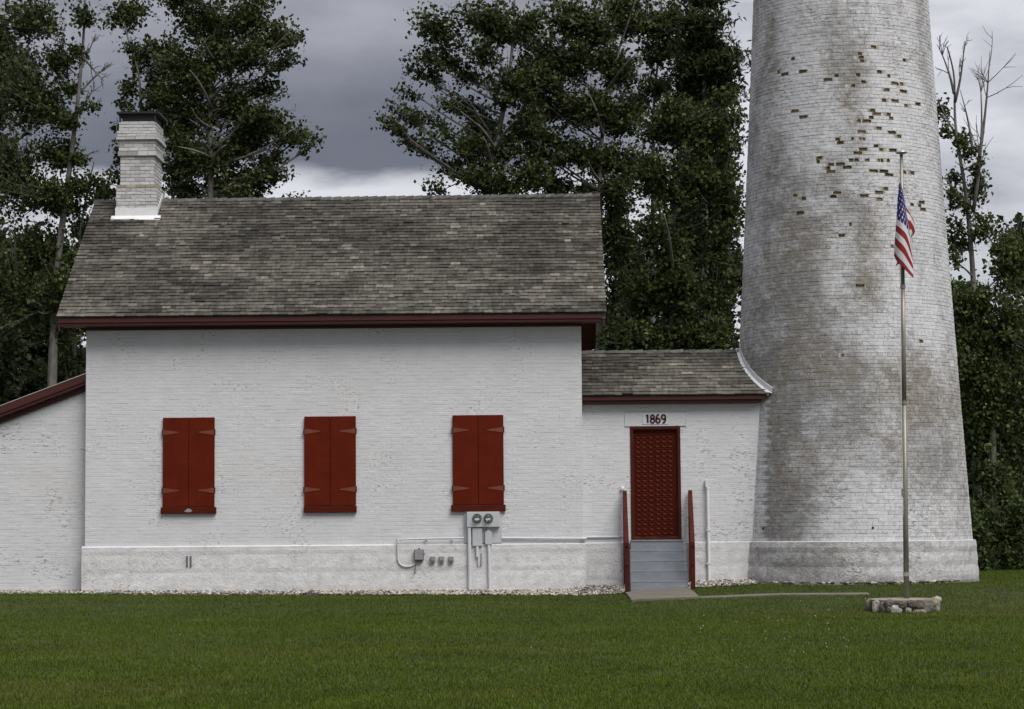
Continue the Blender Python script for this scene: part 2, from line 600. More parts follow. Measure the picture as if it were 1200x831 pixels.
def rows(u0, u1, z0, z1, openings=(), lim=None, bl=0.217, rh=RH):
    """running bond intervals, cut round openings (x0, x1, z0, z1)"""
    nr = max(1, int(round((z1 - z0) / rh)))
    rh = (z1 - z0) / nr
    for r in range(nr):
        za, zb = z0 + r * rh, z0 + (r + 1) * rh
        a0, a1 = u0, u1
        if lim:
            a0, a1 = lim(za, zb)
        ln = bl / 2 if r % 6 == 3 else bl
        spans = [(a0, a1)]
        for o in openings:
            if zb > o[2] + 1e-6 and za < o[3] - 1e-6:
                new = []
                for s0, s1 in spans:
                    if s0 < o[0]:
                        new.append((s0, min(s1, o[0])))
                    if s1 > o[1]:
                        new.append((max(s0, o[1]), s1))
                spans = [s for s in new if s[1] - s[0] > 0.01]
        x = u0 - (bl / 2 if r % 2 else 0)
        x = x - math.ceil((x - a0) / ln) * ln if x > a0 else x
        while x < a1:
            for s0, s1 in spans:
                p, q = max(x, s0), min(x + ln, s1)
                if q - p > 0.03:
                    if p - s0 < 0.03:
                        p = s0
                    if s1 - q < 0.03:
                        q = s1
                    yield p, q, za, zb
            x += ln


def wall_color(x, z, seed, dirt=0.5):
    big = float(vnoise(x * 0.5, z * 0.8, seed, 4)[0])
    d = max(0.0, big - 0.5) * 2
    k = 1 + rnd.uniform(-0.012, 0.010) - 0.10 * d * dirt
    colr = WHITE * k * (1 - np.array([0.0, 0.012, 0.05]) * d * 1.5)
    p_ = 0.10 + 0.5 * max(0, float(vnoise(x * 0.9, z * 1.5, seed + 5, 3)[0]) - 0.45) * 2
    rim = colr * (rnd.uniform(0.35, 0.75) if rnd.random() < p_ * 0.34 else rnd.uniform(0.93, 1.0))
    return colr, rim


def brick_wall(parent, Y, x0, x1, z0, z1, seed, openings=(), lim=None, dirt=0.5, name_rest='brickwork'):
    lst = []
    for p, q, za, zb in rows(x0, x1, z0, z1, openings, lim):
        colr, rim = wall_color((p + q) / 2, (za + zb) / 2, seed, dirt)
        pr = rnd.uniform(0.001, 0.0045)
        lst.append(cell(lambda u, v, w_: (u, Y - w_, v), p, q, za, zb, 0.005, pr, colr, rim))
    pieces(lst, 'brick', name_rest, M_WALL, parent, lambda c_: c_[0][0][2] + 0.001 * abs(c_[0][0][0]))


def rough_block(mp_, u0, u1, v0, v1, proud, seed, colr, rimk, amp=0.01, res=0.09, rough_dark=0.12):
    """a dressed stone with a hammered face"""
    nu, nv = max(2, int((u1 - u0) / res)), max(2, int((v1 - v0) / res))
    vv, fs, cc = [], [], []
    for j in range(nv + 1):
        for i in range(nu + 1):
            a, b_ = i / nu, j / nv
            edge = i in (0, nu) or j in (0, nv)
            uu, v_ = u0 + (u1 - u0) * a, v0 + (v1 - v0) * b_
            h = 0.0 if edge else proud + amp * (float(vnoise(uu * 9, v_ * 13, seed, 3)[0]) - 0.5) * 2
            vv.append(mp_(uu, v_, h))
            rk = 1.0 - rough_dark * max(0.0, float(vnoise(uu * 2.6, v_ * 6, seed + 3, 3)[0]) - 0.52) * 3.0
            al_ = 1.0 if rough_dark < 0.3 else 1.0 - min(0.75, max(0.0, 2.0 * (float(vnoise(uu * 0.9 + 4, v_ * 1.6, 66, 4)[0]) - 0.34)))
            cc.append((*(colr * min(1.0, max(0.4, rk)) * rimk if edge else colr * (0.92 + 0.14 * rnd.random())), al_))
    n1 = nu + 1
    for j in range(nv):
        for i in range(nu):
            a = j * n1 + i
            fs.append((a, a + 1, a + n1 + 1, a + n1))
    return vv, fs, cc


def plinth(parent, mp_, u0, u1, courses, seed, band, lens=(0.8, 1.7), dirt=0.0, mat=None):
    r = random.Random(seed)
    for ci, (z0, z1) in enumerate(courses):
        u = u0
        while u < u1 - 0.01:
            ln = r.uniform(*lens)
            e_ = u1 if u + ln > u1 - 0.4 else u + ln
            d = dirt * r.uniform(0.3, 1)
            colr = WHITE * r.uniform(1.04, 1.09) * (1 - d) * np.array([1.0, 0.99, 0.965])
            top = ci == band
            if mat and ci == 0:
                colr = colr * r.uniform(0.4, 0.6)      # splash-dirt along the foot of the tower
            vv, fs, cc = rough_block(mp_, u, e_, z0, z1, 0.012 if mat else 0.005, seed, colr, r.uniform(0.9, 1.0), 0.002 if top else 0.008, 0.13 if top else 0.085, 0.45 if mat else 0.12)
            MB().add(vv, fs, cc).build('stone', mat or M_STONE, parent, fix=False)
            u = e_


# ------------------------------------------------------------------ main house
house = thing('brick_house', 'long white painted brick house with grey shingle roof and red shutters', 'house', ((WX0 + WX1) / 2, 3.4, 0))
HD = 6.8                                            # house depth
EZ, RZ, EY, RY = 5.77, 8.72, -0.5, 3.4              # eave and ridge of the shingle surface
RX0, RX1 = -9.82, 1.43
SL = (RZ - EZ) / (RY - EY)
core = MB()
ch = lambda y: RZ - SL * abs(y - RY) - 0.16
core.prism([(0.012, -0.3), (0.012, 5.60), (RY, ch(RY)), (HD, ch(HD) if ch(HD) < 5.6 else 5.6), (HD, -0.3)], WX0 + 0.01, WX1 - 0.004, 'x', tuple(WHITE))
hw = core.build('wall', M_WALL, house)
brick_wall(hw, 0.0, WX0, WX1, 1.07, 5.575, 11)

# plinth with sloping water table
pl = MB()
pl.prism([(0.008, -0.3), (-0.058, -0.3), (-0.058, 1.045), (0.008, 1.075)], WX0 - 0.055, WX1 + 0.05, 'x', tuple(WHITE * 1.03))
hp = pl.build('plinth', M_STONE, house)
plinth(hp, lambda u, v, h: (u, -0.061 - h, v), WX0 - 0.055, WX1 + 0.05, [(-0.25, 0.16), (0.16, 0.52), (0.52, 0.885), (0.885, 1.045)], 21, 3)
for xx in (219.2, 223.6):                           # two narrow vent slots
    p0, p1 = P(xx, 651.5, -0.08), P(xx, 664.5, -0.08)
    MB().box(p0[0] - 0.016, p0[0] + 0.016, -0.089, -0.05, p1[2], p0[2]).build('vent_slot', M_DARKBOX, hp)


# roof
def shingle_field(parent, x0f, x1f, ey, ez, ry, rz, ncourse, wid=(0.08, 0.24), seed=3, tone=1.0, thick=0.026):
    """courses of shingles climbing from the eave; x0f/x1f give the ends for a depth"""
    r = random.Random(seed)
    d = np.array([0, ry - ey, rz - ez])
    ln = np.linalg.norm(d)
    d = d / ln
    nrm = np.array([0, -d[2], d[1]])
    ex = ln / ncourse
    lst = []
    for c_ in range(ncourse):
        s0 = c_ * ex
        s1 = min(s0 + ex * 1.9, ln)
        y_mid = ey + d[1] * (s0 + ex / 2)
        xa, xb = x0f(y_mid), x1f(y_mid)
        x = xa
        wave = 0.0
        while x < xb - 0.005:
            wd = r.uniform(*wid)
            xe = xb if x + wd > xb - 0.05 else x + wd
            t = thick * r.uniform(0.8, 1.35)
            dj = r.uniform(-0.008, 0.006) if c_ else r.uniform(-0.004, 0.004)
            g0, g1 = x + 0.0012, xe - 0.0012
            lift = r.uniform(0, 0.004) + (0.012 if r.random() < 0.02 else 0)

            def pt(xx, s, h):
                return (xx, ey + d[1] * s + nrm[1] * h, ez + d[2] * s + nrm[2] * h)
            sb = s0 + dj
            vv = [pt(g0, sb, lift + 0.001), pt(g1, sb, lift + 0.001), pt(g1, sb, t + lift), pt(g0, sb, t + lift),
                  pt(g0, s1, -0.002), pt(g1, s1, -0.002), pt(g1, s1, 0.001), pt(g0, s1, 0.001)]
            fs = [(0, 1, 2, 3), (3, 2, 6, 7), (0, 3, 7, 4), (1, 5, 6, 2), (0, 4, 5, 1)]
            xm, zm = (x + xe) / 2, s0
            dark = float(vnoise(xm * 0.75, zm * 1.1, seed, 4)[0])
            strk = float(vnoise(xm * 1.6, c_ * 1.7, seed + 40, 3)[0])
            k = 0.044 + 0.05 * sstep(0.3, 0.75, strk) + 0.05 * r.random() ** 1.5 + (0.10 * r.random() if r.random() < 0.06 else 0)
            k *= tone * (1.08 - 0.42 * sstep(0.42, 0.68, dark))
            br = r.uniform(0, 1)
            colr = np.array([1.04 + 0.05 * br, 0.985, 0.87 - 0.06 * br]) * k
            cc = [tuple(colr * 0.45)] * 2 + [tuple(colr * 1.06)] * 2 + [tuple(colr * 0.92)] * 4  # butt foot coloured darker: weathered end grain plus painted-in shadow line between courses
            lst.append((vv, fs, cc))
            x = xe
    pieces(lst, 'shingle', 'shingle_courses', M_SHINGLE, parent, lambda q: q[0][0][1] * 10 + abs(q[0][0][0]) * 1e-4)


def ridge_caps(parent, x0, x1, ry, rz, sl, step, seed, tone=1.0, rise=0.0):
    r = random.Random(seed)
    x = x0
    while x < x1 - 0.02:
        xe = min(x + step * r.uniform(0.9, 1.1), x1)
        zz = rz + rise * (x - x0) / (x1 - x0) + r.uniform(0, 0.006)
        k = 0.095 * tone * r.uniform(0.7, 1.3)
        hw_ = 0.10
        vv, fs = [], []
        for xx, up in ((x - 0.03, 0.002), (xe, 0.026)):
            for yy, zz2 in ((-hw_, -hw_ * sl), (0, 0.0), (hw_, -hw_ * sl)):
                vv.append((xx, ry + yy, zz + zz2 + up + 0.016))
            for yy, zz2 in ((-hw_, -hw_ * sl), (0, 0.0), (hw_, -hw_ * sl)):
                vv.append((xx, ry + yy, zz + zz2 + up + 0.002))
        fs = [(0, 6, 7, 1), (1, 7, 8, 2), (3, 4, 10, 9), (4, 5, 11, 10), (6, 9, 10, 7), (7, 10, 11, 8), (0, 1, 4, 3), (1, 2, 5, 4), (0, 3, 9, 6), (2, 8, 11, 5)]
        MB().add(vv, fs, (k, k * 0.97, k * 0.88)).build('ridge_cap', M_SHINGLE, parent)
        x = xe


rf = MB()
t_ = 0.14
rf.prism([(EY + 0.03, EZ - 0.005), (RY, RZ - 0.01), (2 * RY - EY, EZ - 0.01), (2 * RY - EY, EZ - t_), (RY, RZ - t_ - 0.03), (EY + 0.03, EZ - t_)], RX0 + 0.02, RX1 - 0.02, 'x', (0.1, 0.095, 0.085))
hr = rf.build('roof', M_SHINGLE, house)
NC = 38
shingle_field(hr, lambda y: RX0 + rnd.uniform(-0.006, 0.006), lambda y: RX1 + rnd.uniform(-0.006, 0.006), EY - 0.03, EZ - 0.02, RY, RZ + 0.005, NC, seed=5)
ridge_caps(hr, RX0, RX1, RY, RZ, SL, 0.21, 8, rise=0.03)
# fascia in two steps, soffit, frieze, bargeboards
MB().bbox(RX0 + 0.03, RX1 - 0.10, EY + 0.0, EY + 0.025, EZ - 0.135, EZ - 0.045, 0.004).build('fascia', M_TRIM, house)
MB().bbox(RX0 + 0.05, RX1 - 0.12, EY + 0.026, EY + 0.06, EZ - 0.195, EZ - 0.136, 0.006).build('fascia_moulding', M_TRIM, house)
MB().box(RX0 + 0.06, RX1 - 0.13, EY + 0.061, -0.004, EZ - 0.19, EZ - 0.165).build('soffit', M_TRIM, house)
MB().bbox(WX0 - 0.01, WX1 + 0.012, -0.035, -0.009, 5.515, EZ - 0.191, 0.003).build('frieze_board', M_TRIM, house)
for nm, xa, xb in (('bargeboard', RX0 + 0.03, RX0 + 0.06), ('bargeboard', RX1 - 0.06, RX1 - 0.03)):
    bb = MB()
    for sg in (-1, 1):
        ye = RY + sg * (RY - EY - 0.03)
        bb.prism([(ye, EZ - t_ - 0.002), (RY, RZ - t_ - 0.033), (RY, RZ - t_ - 0.23), (ye, EZ - t_ - 0.16)], xa, xb, 'x')
    bb.build(nm, M_TRIM, house)
for xa, xb in ((RX0 + 0.062, WX0 + 0.0), (WX1 + 0.002, RX1 - 0.062)):
    bb = MB()
    for sg in (-1, 1):
        ye = RY + sg * (RY - EY - 0.07)
        bb.prism([(ye, EZ - t_ - 0.005 + 0.03), (RY, RZ - t_ - 0.036), (RY, RZ - t_ - 0.07), (ye, EZ - t_ - 0.035)], xa, xb, 'x')
    bb.build('rake_soffit', M_TRIM, house)
MB().bbox(RX0 + 0.03, RX1 - 0.1, 2 * RY - EY - 0.06, 2 * RY - EY - 0.035, EZ - 0.24, EZ - t_ - 0.004).build('fascia', M_TRIM, house)

# shuttered windows
for k, (xa, xb, mirror, dam) in enumerate(((-7.706, -6.640, 0, True), (-4.794, -3.733, 0, False), (-1.744, -0.700, 0, False))):
    zt, zs, zb = 3.70, 1.865, 1.727
    xm = (xa + xb) / 2
    over = (0.035, 0.035) if k != 1 else (0.008, 0.012)
    sl_ = MB().bbox(xa - over[0], xb + over[1], -0.085, -0.008, zb, zs - 0.004, 0.006).build('window_sill', M_DOOR, house)
    if dam:                                         # broken grey patch on the first sill
        p = [(xm - 0.085, zb + 0.045), (xm - 0.05, zb + 0.075), (xm - 0.02, zb + 0.10), (xm + 0.03, zb + 0.105), (xm + 0.085, zb + 0.06), (xm + 0.06, zb + 0.035), (xm, zb + 0.028)]
        MB().prism(p, -0.088, -0.08, 'y').build('bare_patch', M_MIDBOX, sl_)
    MB().box(xa + 0.01, xb - 0.01, -0.03, -0.0085, zs, zt - 0.006).build('window_frame', M_TRIM, house)
    for s_, (a, b2) in enumerate(((xa, xm - 0.004), (xm + 0.004, xb))):
        sh = MB()
        rim_ = 0.052
        sh.bbox(a, b2, -0.052, -0.031, zs + 0.002, zt, 0.003)
        so = sh.build('shutter', M_RED, house)
        # slightly raised vertical boards
        nb = 3
        for q in range(nb):
            bx0 = a + 0.006 + (b2 - a - 0.012) * q / nb
            bx1 = a + 0.006 + (b2 - a - 0.012) * (q + 1) / nb - 0.0012
            MB().bbox(bx0, bx1, -0.0565, -0.053, zs + 0.008, zt - 0.006, 0.0004).build('board', M_RED, so)
        for hz in (3.395, 2.20):                    # tapered strap hinges
            e0, e1 = (a - 0.016, a + 0.33) if s_ == 0 else (b2 + 0.016, b2 - 0.33)
            hb = MB().prism([(e0, hz - 0.058), (e1, hz - 0.010), (e1, hz + 0.010), (e0, hz + 0.058)], -0.0635, -0.0568, 'y')
            h = hb.build('hinge', M_HINGE, so)
            ex_ = e0 + (0.008 if s_ == 0 else -0.008)
            MB().tube([(ex_, -0.062, hz - 0.062), (ex_, -0.062, hz + 0.062)], 0.013, 8).build('hinge_pin', M_TRIM, so)
        sgn = -1 if s_ == 0 else 1                  # bolt heads of latch and bottom bolt
        lt = MB()
        for q, (dx, z_) in enumerate(((0.025, 2.80), (0.065, 2.815), (0.1, 2.79), (0.03, 1.99), (0.03, 1.945), (0.09, 1.945), (0.09, 1.90), (0.03, 1.90))):
            lt.lathe([(0.008, 0), (0.008, 0.003), (0.004, 0.006)], (xm + sgn * dx, -0.0566, z_ - 0.014 * s_), 'y', 6)
        lt.build('bolt_heads', M_HINGE, so)

# chimney
CF = 2.86                                           # depth of the chimney's front face


def cx(px, py, Y=CF):
    return P(px, py, Y)[0]


def cz(px, py, Y=CF):
    return P(px, py, Y)[2]


chim = MB()
sx0, sx1 = cx(141, 200), cx(180.5, 200)
depth = 0.98
z_base, z_sh = cz(160, 258.5), cz(160, 217)
z_c1, z_c2, z_c3, z_c4, z_c5, z_top = cz(160, 183), cz(160, 180.5), cz(160, 164.5), cz(160, 160.5), cz(160, 154), cz(160, 142.5)
levels = [(7.6, z_sh, 0.075), (z_sh, z_c1, 0.0), (z_c1, z_c2 + 0.06, 0.045), (z_c2 + 0.06, z_c3, 0.03), (z_c3, z_c4, 0.085), (z_c4, z_c5, 0.065), (z_c5, z_top, 0.03)]
for za, zb, o in levels:
    chim.box(sx0 - o + 0.012, sx1 + o - 0.012, CF - o + 0.012, CF + depth + o - 0.012, za - 0.002, zb - 0.001, tuple(WHITE * 0.6))
hc = chim.build('chimney', M_WALL, house)
clst = []


def chim_col(z):
    dirty = 0.12 + 0.42 * float(vnoise(z * 3, rnd.random() * 3, 44, 2)[0])
    colr = WHITE * np.array([1, 0.985, 0.95]) * (1 - dirty * rnd.uniform(0.3, 1.1))
    if 0 < z_sh - z < 0.07 and rnd.random() < 0.6:
        colr = np.array([0.36, 0.315, 0.245]) * rnd.uniform(0.7, 1.3)
    return colr, colr * rnd.uniform(0.2, 0.7)


for za, zb, o in levels:
    X0, X1, Y0, Y1 = sx0 - o, sx1 + o, CF - o, CF + depth + o
    za2 = max(za, z_base - 0.05)
    for p, q, a, b2 in rows(X0, X1, za2, zb, rh=0.078):
        colr, rim = chim_col((a + b2) / 2)
        clst.append(cell(lambda u, v, h, Y0=Y0: (u, Y0 - h + 0.006, v), p, q, a, b2, 0.009, rnd.uniform(0.004, 0.013), colr, rim))
    for p, q, a, b2 in rows(Y0, Y1, za2, zb, rh=0.078):
        for sg, xs in ((1, X1), (-1, X0)):
            if b2 < EZ + SL * (p - EY) - 0.05:
                continue
            colr, rim = chim_col((a + b2) / 2)
            cv, cf, cc = cell(lambda u, v, h, xs=xs, sg=sg: (xs + sg * (h - 0.006), u, v), p, q, a, b2, 0.009, rnd.uniform(0.004, 0.013), colr, rim)
            clst.append((cv, cf if sg > 0 else [f[::-1] for f in cf], cc))
    # ledge on top of wider courses
    clst.append(([(X0, Y0, zb), (X1, Y0, zb), (X1, Y1, zb), (X0, Y1, zb)], [(0, 1, 2, 3)], [tuple(WHITE * 0.6)] * 4))
    clst.append(([(X0, Y0, za), (X1, Y0, za), (X1, Y1, za), (X0, Y1, za)], [(3, 2, 1, 0)], [tuple(WHITE * 0.5)] * 4))
pieces(clst, 'brick', 'brickwork', M_WALL, hc, lambda q: -q[0][0][0] * 0.0 + q[0][0][1])
fl = MB()                                           # white metal flashing round the chimney's foot
fo = 0.075 + 0.006
fx0, fx1, fy = sx0 - fo, sx1 + fo, CF - fo
zf = EZ + SL * (fy - EY)
fl.box(fx0 - 0.01, fx1 + 0.01, fy - 0.018, fy - 0.004, zf + 0.0, zf + 0.22)
fl.prism([(fy - 0.12, zf - SL * 0.12 + 0.02), (fy - 0.0185, zf + 0.02), (fy - 0.0185, zf + 0.045), (fy - 0.12, zf - SL * 0.12 + 0.035)], fx0 - 0.09, fx1 + 0.09, 'x')
for sg, xs in ((1, fx1), (-1, fx0)):
    a, b2 = sorted((xs + sg * 0.004, xs + sg * 0.014))
    fl.prism([(fy - 0.004, zf + 0.0), (RY + 0.05, RZ - 0.02), (RY + 0.05, RZ + 0.16), (fy - 0.004, zf + 0.2)], a, b2, 'x')
fl.build('flashing', M_WHITE, hc)
cp = MB()                                           # black iron cap on legs
cx0, cx1, cy0, cy1 = cx(138.5, 133), cx(182, 133) + 0.07, CF - 0.06, CF + depth + 0.08
zc = cz(160, 131.5)
cp.box(cx0 - 0.02, cx1 + 0.03, cy0 - 0.03, cy1 + 0.03, zc - 0.045, zc)
for xx in (cx0 + 0.05, cx1 - 0.07):
    for yy in (cy0 + 0.02, cy1 - 0.05):
        cp.box(xx - 0.02, xx + 0.02, yy, yy + 0.03, z_top - 0.01, zc - 0.044)
cp.box(cx0 + 0.09, cx1 - 0.10, cy0 + 0.06, cy1 - 0.08, z_top - 0.01, zc - 0.05)
cp.build('chimney_cap', M_BLACK, hc)
MB().tube([(sx0 - 0.12, CF + 0.2, zc - 0.02), (sx0 - 0.12, CF + 0.2, z_c3 + 0.2), (sx0 - 0.07, CF + 0.2, z_c3 + 0.02)], 0.012, 6).build('stay_wire', M_MIDBOX, hc)

# ------------------------------------------------------------------ left lean-to wing
LY = 0.3
wing = thing('lean_to', 'white brick lean-to wing with sloping red-edged roof at the left end', 'extension', (-10.9, 2.4, 0))
ls = (4.601 - 4.247) / (10.341 - 9.384)
ltop = lambda x: 4.60 - ls * (-9.38 - x)
LX0 = -12.9
wm = MB()
wm.prism([(LX0 + 0.01, -0.3), (WX0 - 0.012, -0.3), (WX0 - 0.012, ltop(WX0) - 0.12), (LX0 + 0.01, ltop(LX0) - 0.12)], LY + 0.012, 5.6, 'y', tuple(WHITE))
ww = wm.build('wall', M_WALL, wing)


def wing_lim(za, zb):
    xs = -9.38 - (4.60 - 0.16 - zb) / ls
    return max(LX0, xs), WX0 - 0.004


brick_wall(ww, LY, LX0, WX0 - 0.004, 0.02, ltop(WX0) - 0.15, 31, lim=wing_lim)
wr = MB()
wr.prism([(WX0 - 0.012, ltop(WX0)), (LX0 - 0.4, ltop(LX0 - 0.4)), (LX0 - 0.4, ltop(LX0 - 0.4) - 0.1), (WX0 - 0.012, ltop(WX0) - 0.1)], LY - 0.22, 5.9, 'y', (0.09, 0.085, 0.075))
wr.build('roof', M_SHINGLE, wing)
wr = MB()
wr.prism([(WX0 - 0.012, ltop(WX0) + 0.022), (LX0 - 0.42, ltop(LX0 - 0.42) + 0.022), (LX0 - 0.42, ltop(LX0 - 0.4) + 0.003), (WX0 - 0.012, ltop(WX0) + 0.003)], LY - 0.26, 5.9, 'y', (0.09, 0.085, 0.075))
wr.build('drip_edge', M_SILVER, wing)
for d0, d1, y0, y1 in ((0.0, 0.15, LY - 0.25, LY - 0.222), (0.151, 0.215, LY - 0.22, LY - 0.18), (0.216, 0.33, LY - 0.06, LY - 0.012)):
    MB().prism([(WX0 - 0.012, ltop(WX0) - d0), (LX0 - 0.3, ltop(LX0 - 0.3) - d0), (LX0 - 0.3, ltop(LX0 - 0.3) - d1), (WX0 - 0.012, ltop(WX0) - d1)], y0, y1, 'y').build('bargeboard', M_TRIM, wing)
MB().prism([(WX0 - 0.012, ltop(WX0) - 0.10), (LX0 - 0.3, ltop(LX0 - 0.3) - 0.10), (LX0 - 0.3, ltop(LX0 - 0.3) - 0.2), (WX0 - 0.012, ltop(WX0) - 0.2)], LY - 0.179, LY - 0.061, 'y').build('soffit', M_TRIM, wing)

# ------------------------------------------------------------------ passage between house and tower
PY = 0.3
rt = lambda z: 2.523 - 0.0640 * (z - 1.08) + 0.00055 * np.maximum(0, z - 1.08) ** 2     # tower radius
passage = thing('brick_passage', 'low white brick passage with red door joining house to tower', 'building', (2.8, 1.4, 0))
DX0, DX1, DZ0, DZ1 = 1.915, 2.950, 1.12, 3.452
PE, PEZ, PRZ = 0.05, 4.10, 5.10                      # passage eave depth and height, ridge height
PSL = (PRZ - PEZ) / (TY - PE)
pw = MB()
pch = lambda y: PRZ - PSL * abs(y - TY) - 0.1
for a, b2 in ((WX1 + 0.004, DX0 - 0.002), (DX1 + 0.002, 4.75)):
    pw.prism([(PY + 0.012, -0.2), (PY + 0.012, pch(PY)), (TY, pch(TY)), (2.8, pch(2.8)), (2.8, -0.2)], a, b2, 'x', tuple(WHITE))
pw.prism([(PY + 0.012, DZ1), (PY + 0.012, pch(PY)), (TY, pch(TY)), (2.8, pch(2.8)), (2.8, DZ1)], DX0 - 0.002, DX1 + 0.002, 'x', tuple(WHITE))
pwo = pw.build('wall', M_WALL, passage)
brick_wall(pwo, PY, WX1 + 0.004, 4.72, 1.075, 3.99, 51, openings=[(DX0, DX1, DZ0 - 0.1, DZ1), (1.80, 3.07, DZ1, 3.735)], dirt=0.6)
ppl = MB()
for a, b2 in ((WX1 + 0.055, DX0 - 0.03), (DX1 + 0.03, 4.6)):
    ppl.prism([(PY + 0.008, -0.2), (PY - 0.03, -0.2), (PY - 0.03, 1.05), (PY + 0.008, 1.08)], a, b2, 'x', tuple(WHITE))
pplo = ppl.build('plinth', M_STONE, passage)
plinth(pplo, lambda u, v, h: (u, PY - 0.033 - h, v), WX1 + 0.055, DX0 - 0.03, [(-0.15, 0.3), (0.3, 0.62), (0.62, 0.86), (0.86, 1.05)], 61, 3, dirt=0.10)
plinth(pplo, lambda u, v, h: (u, PY - 0.033 - h, v), DX1 + 0.03, 4.6, [(-0.15, 0.3), (0.3, 0.62), (0.62, 0.86), (0.86, 1.05)], 62, 3)
# lintel with raised date plate
lin = MB().bbox(1.803, 3.067, PY - 0.012, PY + 0.03, DZ1 + 0.003, 3.733, 0.004, tuple(WHITE * 0.97)).build('lintel', M_WALL, passage)
dp0, dp1 = P(753, 497.5, PY), P(783, 484.5, PY)
MB().bbox(dp0[0], dp1[0], PY - 0.022, PY - 0.0125, dp0[2], dp1[2], 0.003, tuple(WHITE * 1.0)).build('date_plate', M_WALL, passage)
cxm, czm = (dp0[0] + dp1[0]) / 2, (dp0[2] + dp1[2]) / 2


def arc(x, z, rx_, rz_, a0, a1, n_=14):
    return [(x + rx_ * math.cos(math.radians(a0 + (a1 - a0) * i / n_)), z + rz_ * math.sin(math.radians(a0 + (a1 - a0) * i / n_))) for i in range(n_ + 1)]


NH = 0.082                                           # half the numeral height
nums = [[[(0.008, -NH), (0.008, NH)], [(0.008, NH), (-0.022, NH - 0.022)]],
        [arc(0, 0.040, 0.034, 0.038, 0, 360), arc(0, -0.040, 0.040, 0.042, 0, 360)],
        [arc(0, -0.036, 0.038, 0.045, 0, 360), arc(0.004, -0.012, 0.043, 0.092, 178, 70)],
        [arc(0, 0.036, 0.038, 0.045, 0, 360), arc(-0.004, 0.012, 0.043, 0.092, -2, -110)]]
for nx0, strokes in zip((-0.168, -0.060, 0.055, 0.168), nums):
    nm_ = MB()
    for st_ in strokes:
        vv, fs = [], []
        for i_, (a, b_) in enumerate(st_):
            p0_, p1_ = st_[max(i_ - 1, 0)], st_[min(i_ + 1, len(st_) - 1)]
            dx_, dz_ = p1_[0] - p0_[0], p1_[1] - p0_[1]
            ln_ = math.hypot(dx_, dz_) + 1e-9
            ox, oz = -dz_ / ln_ * 0.019, dx_ / ln_ * 0.019
            for yy in (PY - 0.030, PY - 0.0222):
                vv += [(cxm + nx0 + a + ox, yy, czm + b_ + oz), (cxm + nx0 + a - ox, yy, czm + b_ - oz)]
        for i_ in range(len(st_) - 1):
            o_ = i_ * 4
            fs += [(o_, o_ + 1, o_ + 5, o_ + 4), (o_ + 2, o_ + 6, o_ + 7, o_ + 3), (o_, o_ + 4, o_ + 6, o_ + 2), (o_ + 1, o_ + 3, o_ + 7, o_ + 5)]
        fs += [(0, 2, 3, 1), tuple(len(vv) - 4 + q for q in (0, 1, 3, 2))]
        nm_.add(vv, fs)
    nm_.build('numeral', M_TEXT, passage)
# roof: shingles are cut to the curve where they meet the tower


def px1(y):
    z = PEZ + PSL * (y - PE)
    rr = rt(z)
    return TX - math.sqrt(max(0.01, rr * rr - (y - TY) ** 2)) + 0.01


pr_ = MB()
ys = [PE + 0.03, 0.4, 0.8, 1.2, TY]
prof_t, prof_b = [], []
for y in ys:
    z = PEZ + PSL * (y - PE)
    prof_t.append((px1(y) - 0.02, y, z - 0.006))
    prof_b.append((px1(y) - 0.02, y, z - 0.09))
vv = prof_t + prof_b + [(WX1 + 0.006, p[1], p[2]) for p in prof_t] + [(WX1 + 0.006, p[1], p[2]) for p in prof_b]
k5 = len(ys)
fs = []
for i in range(k5 - 1):
    fs += [(2 * k5 + i, i, i + 1, 2 * k5 + i + 1), (3 * k5 + i, 3 * k5 + i + 1, k5 + i + 1, k5 + i), (i, k5 + i, k5 + i + 1, i + 1), (2 * k5 + i, 2 * k5 + i + 1, 3 * k5 + i + 1, 3 * k5 + i)]
fs += [(2 * k5, 3 * k5, k5, 0)]
pr_.add(vv, fs, (0.1, 0.095, 0.085))
pr_.prism([(TY + 0.001, PRZ - 0.006), (2 * TY - PE, PEZ - 0.006), (2 * TY - PE, PEZ - 0.09), (TY + 0.001, PRZ - 0.09)], WX1 + 0.006, 4.33, 'x', (0.1, 0.095, 0.085))
pro = pr_.build('roof', M_SHINGLE, passage)
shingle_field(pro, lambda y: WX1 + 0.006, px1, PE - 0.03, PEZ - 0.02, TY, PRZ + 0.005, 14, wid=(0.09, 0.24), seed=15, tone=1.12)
ridge_caps(pro, WX1 + 0.03, 4.30, TY, PRZ, PSL, 0.27, 18, tone=1.15)
MB().bbox(WX1 + 0.006, 4.68, PE, PE + 0.025, PEZ - 0.115, PEZ - 0.04, 0.004).build('fascia', M_TRIM, passage)
MB().bbox(WX1 + 0.006, 4.60, PE + 0.05, PE + 0.24, PEZ - 0.18, PEZ - 0.116, 0.005).build('soffit', M_TRIM, passage)
MB().bbox(WX1 + 0.006, 4.57, PY - 0.05, PY - 0.009, 3.925, PEZ - 0.181, 0.004).build('frieze_board', M_TRIM, passage)
# white flashing curving up the tower
fl = MB()
nf = 26
vv, fs = [], []
for i in range(nf + 1):
    y = PE - 0.05 + (TY + 0.03 - PE + 0.05) * i / nf
    z = PEZ + PSL * (y - PE) + 0.01
    for dz, o in ((-0.03, 0.075), (0.024, 0.075), (0.03, 0.016), (0.135, 0.016), (0.14, -0.02)):
        zz = z + dz
        rr = float(rt(zz)) + o
        a = math.asin(max(-1, min(1, (y - TY) / rr)))
        vv.append((TX - rr * math.cos(a), y, zz))
for i in range(nf):
    for k in range(4):
        fs.append((i * 5 + k, i * 5 + 5 + k, i * 5 + 6 + k, i * 5 + 1 + k))
fl.add(vv, fs)
fl.build('flashing', M_PIPE, passage)

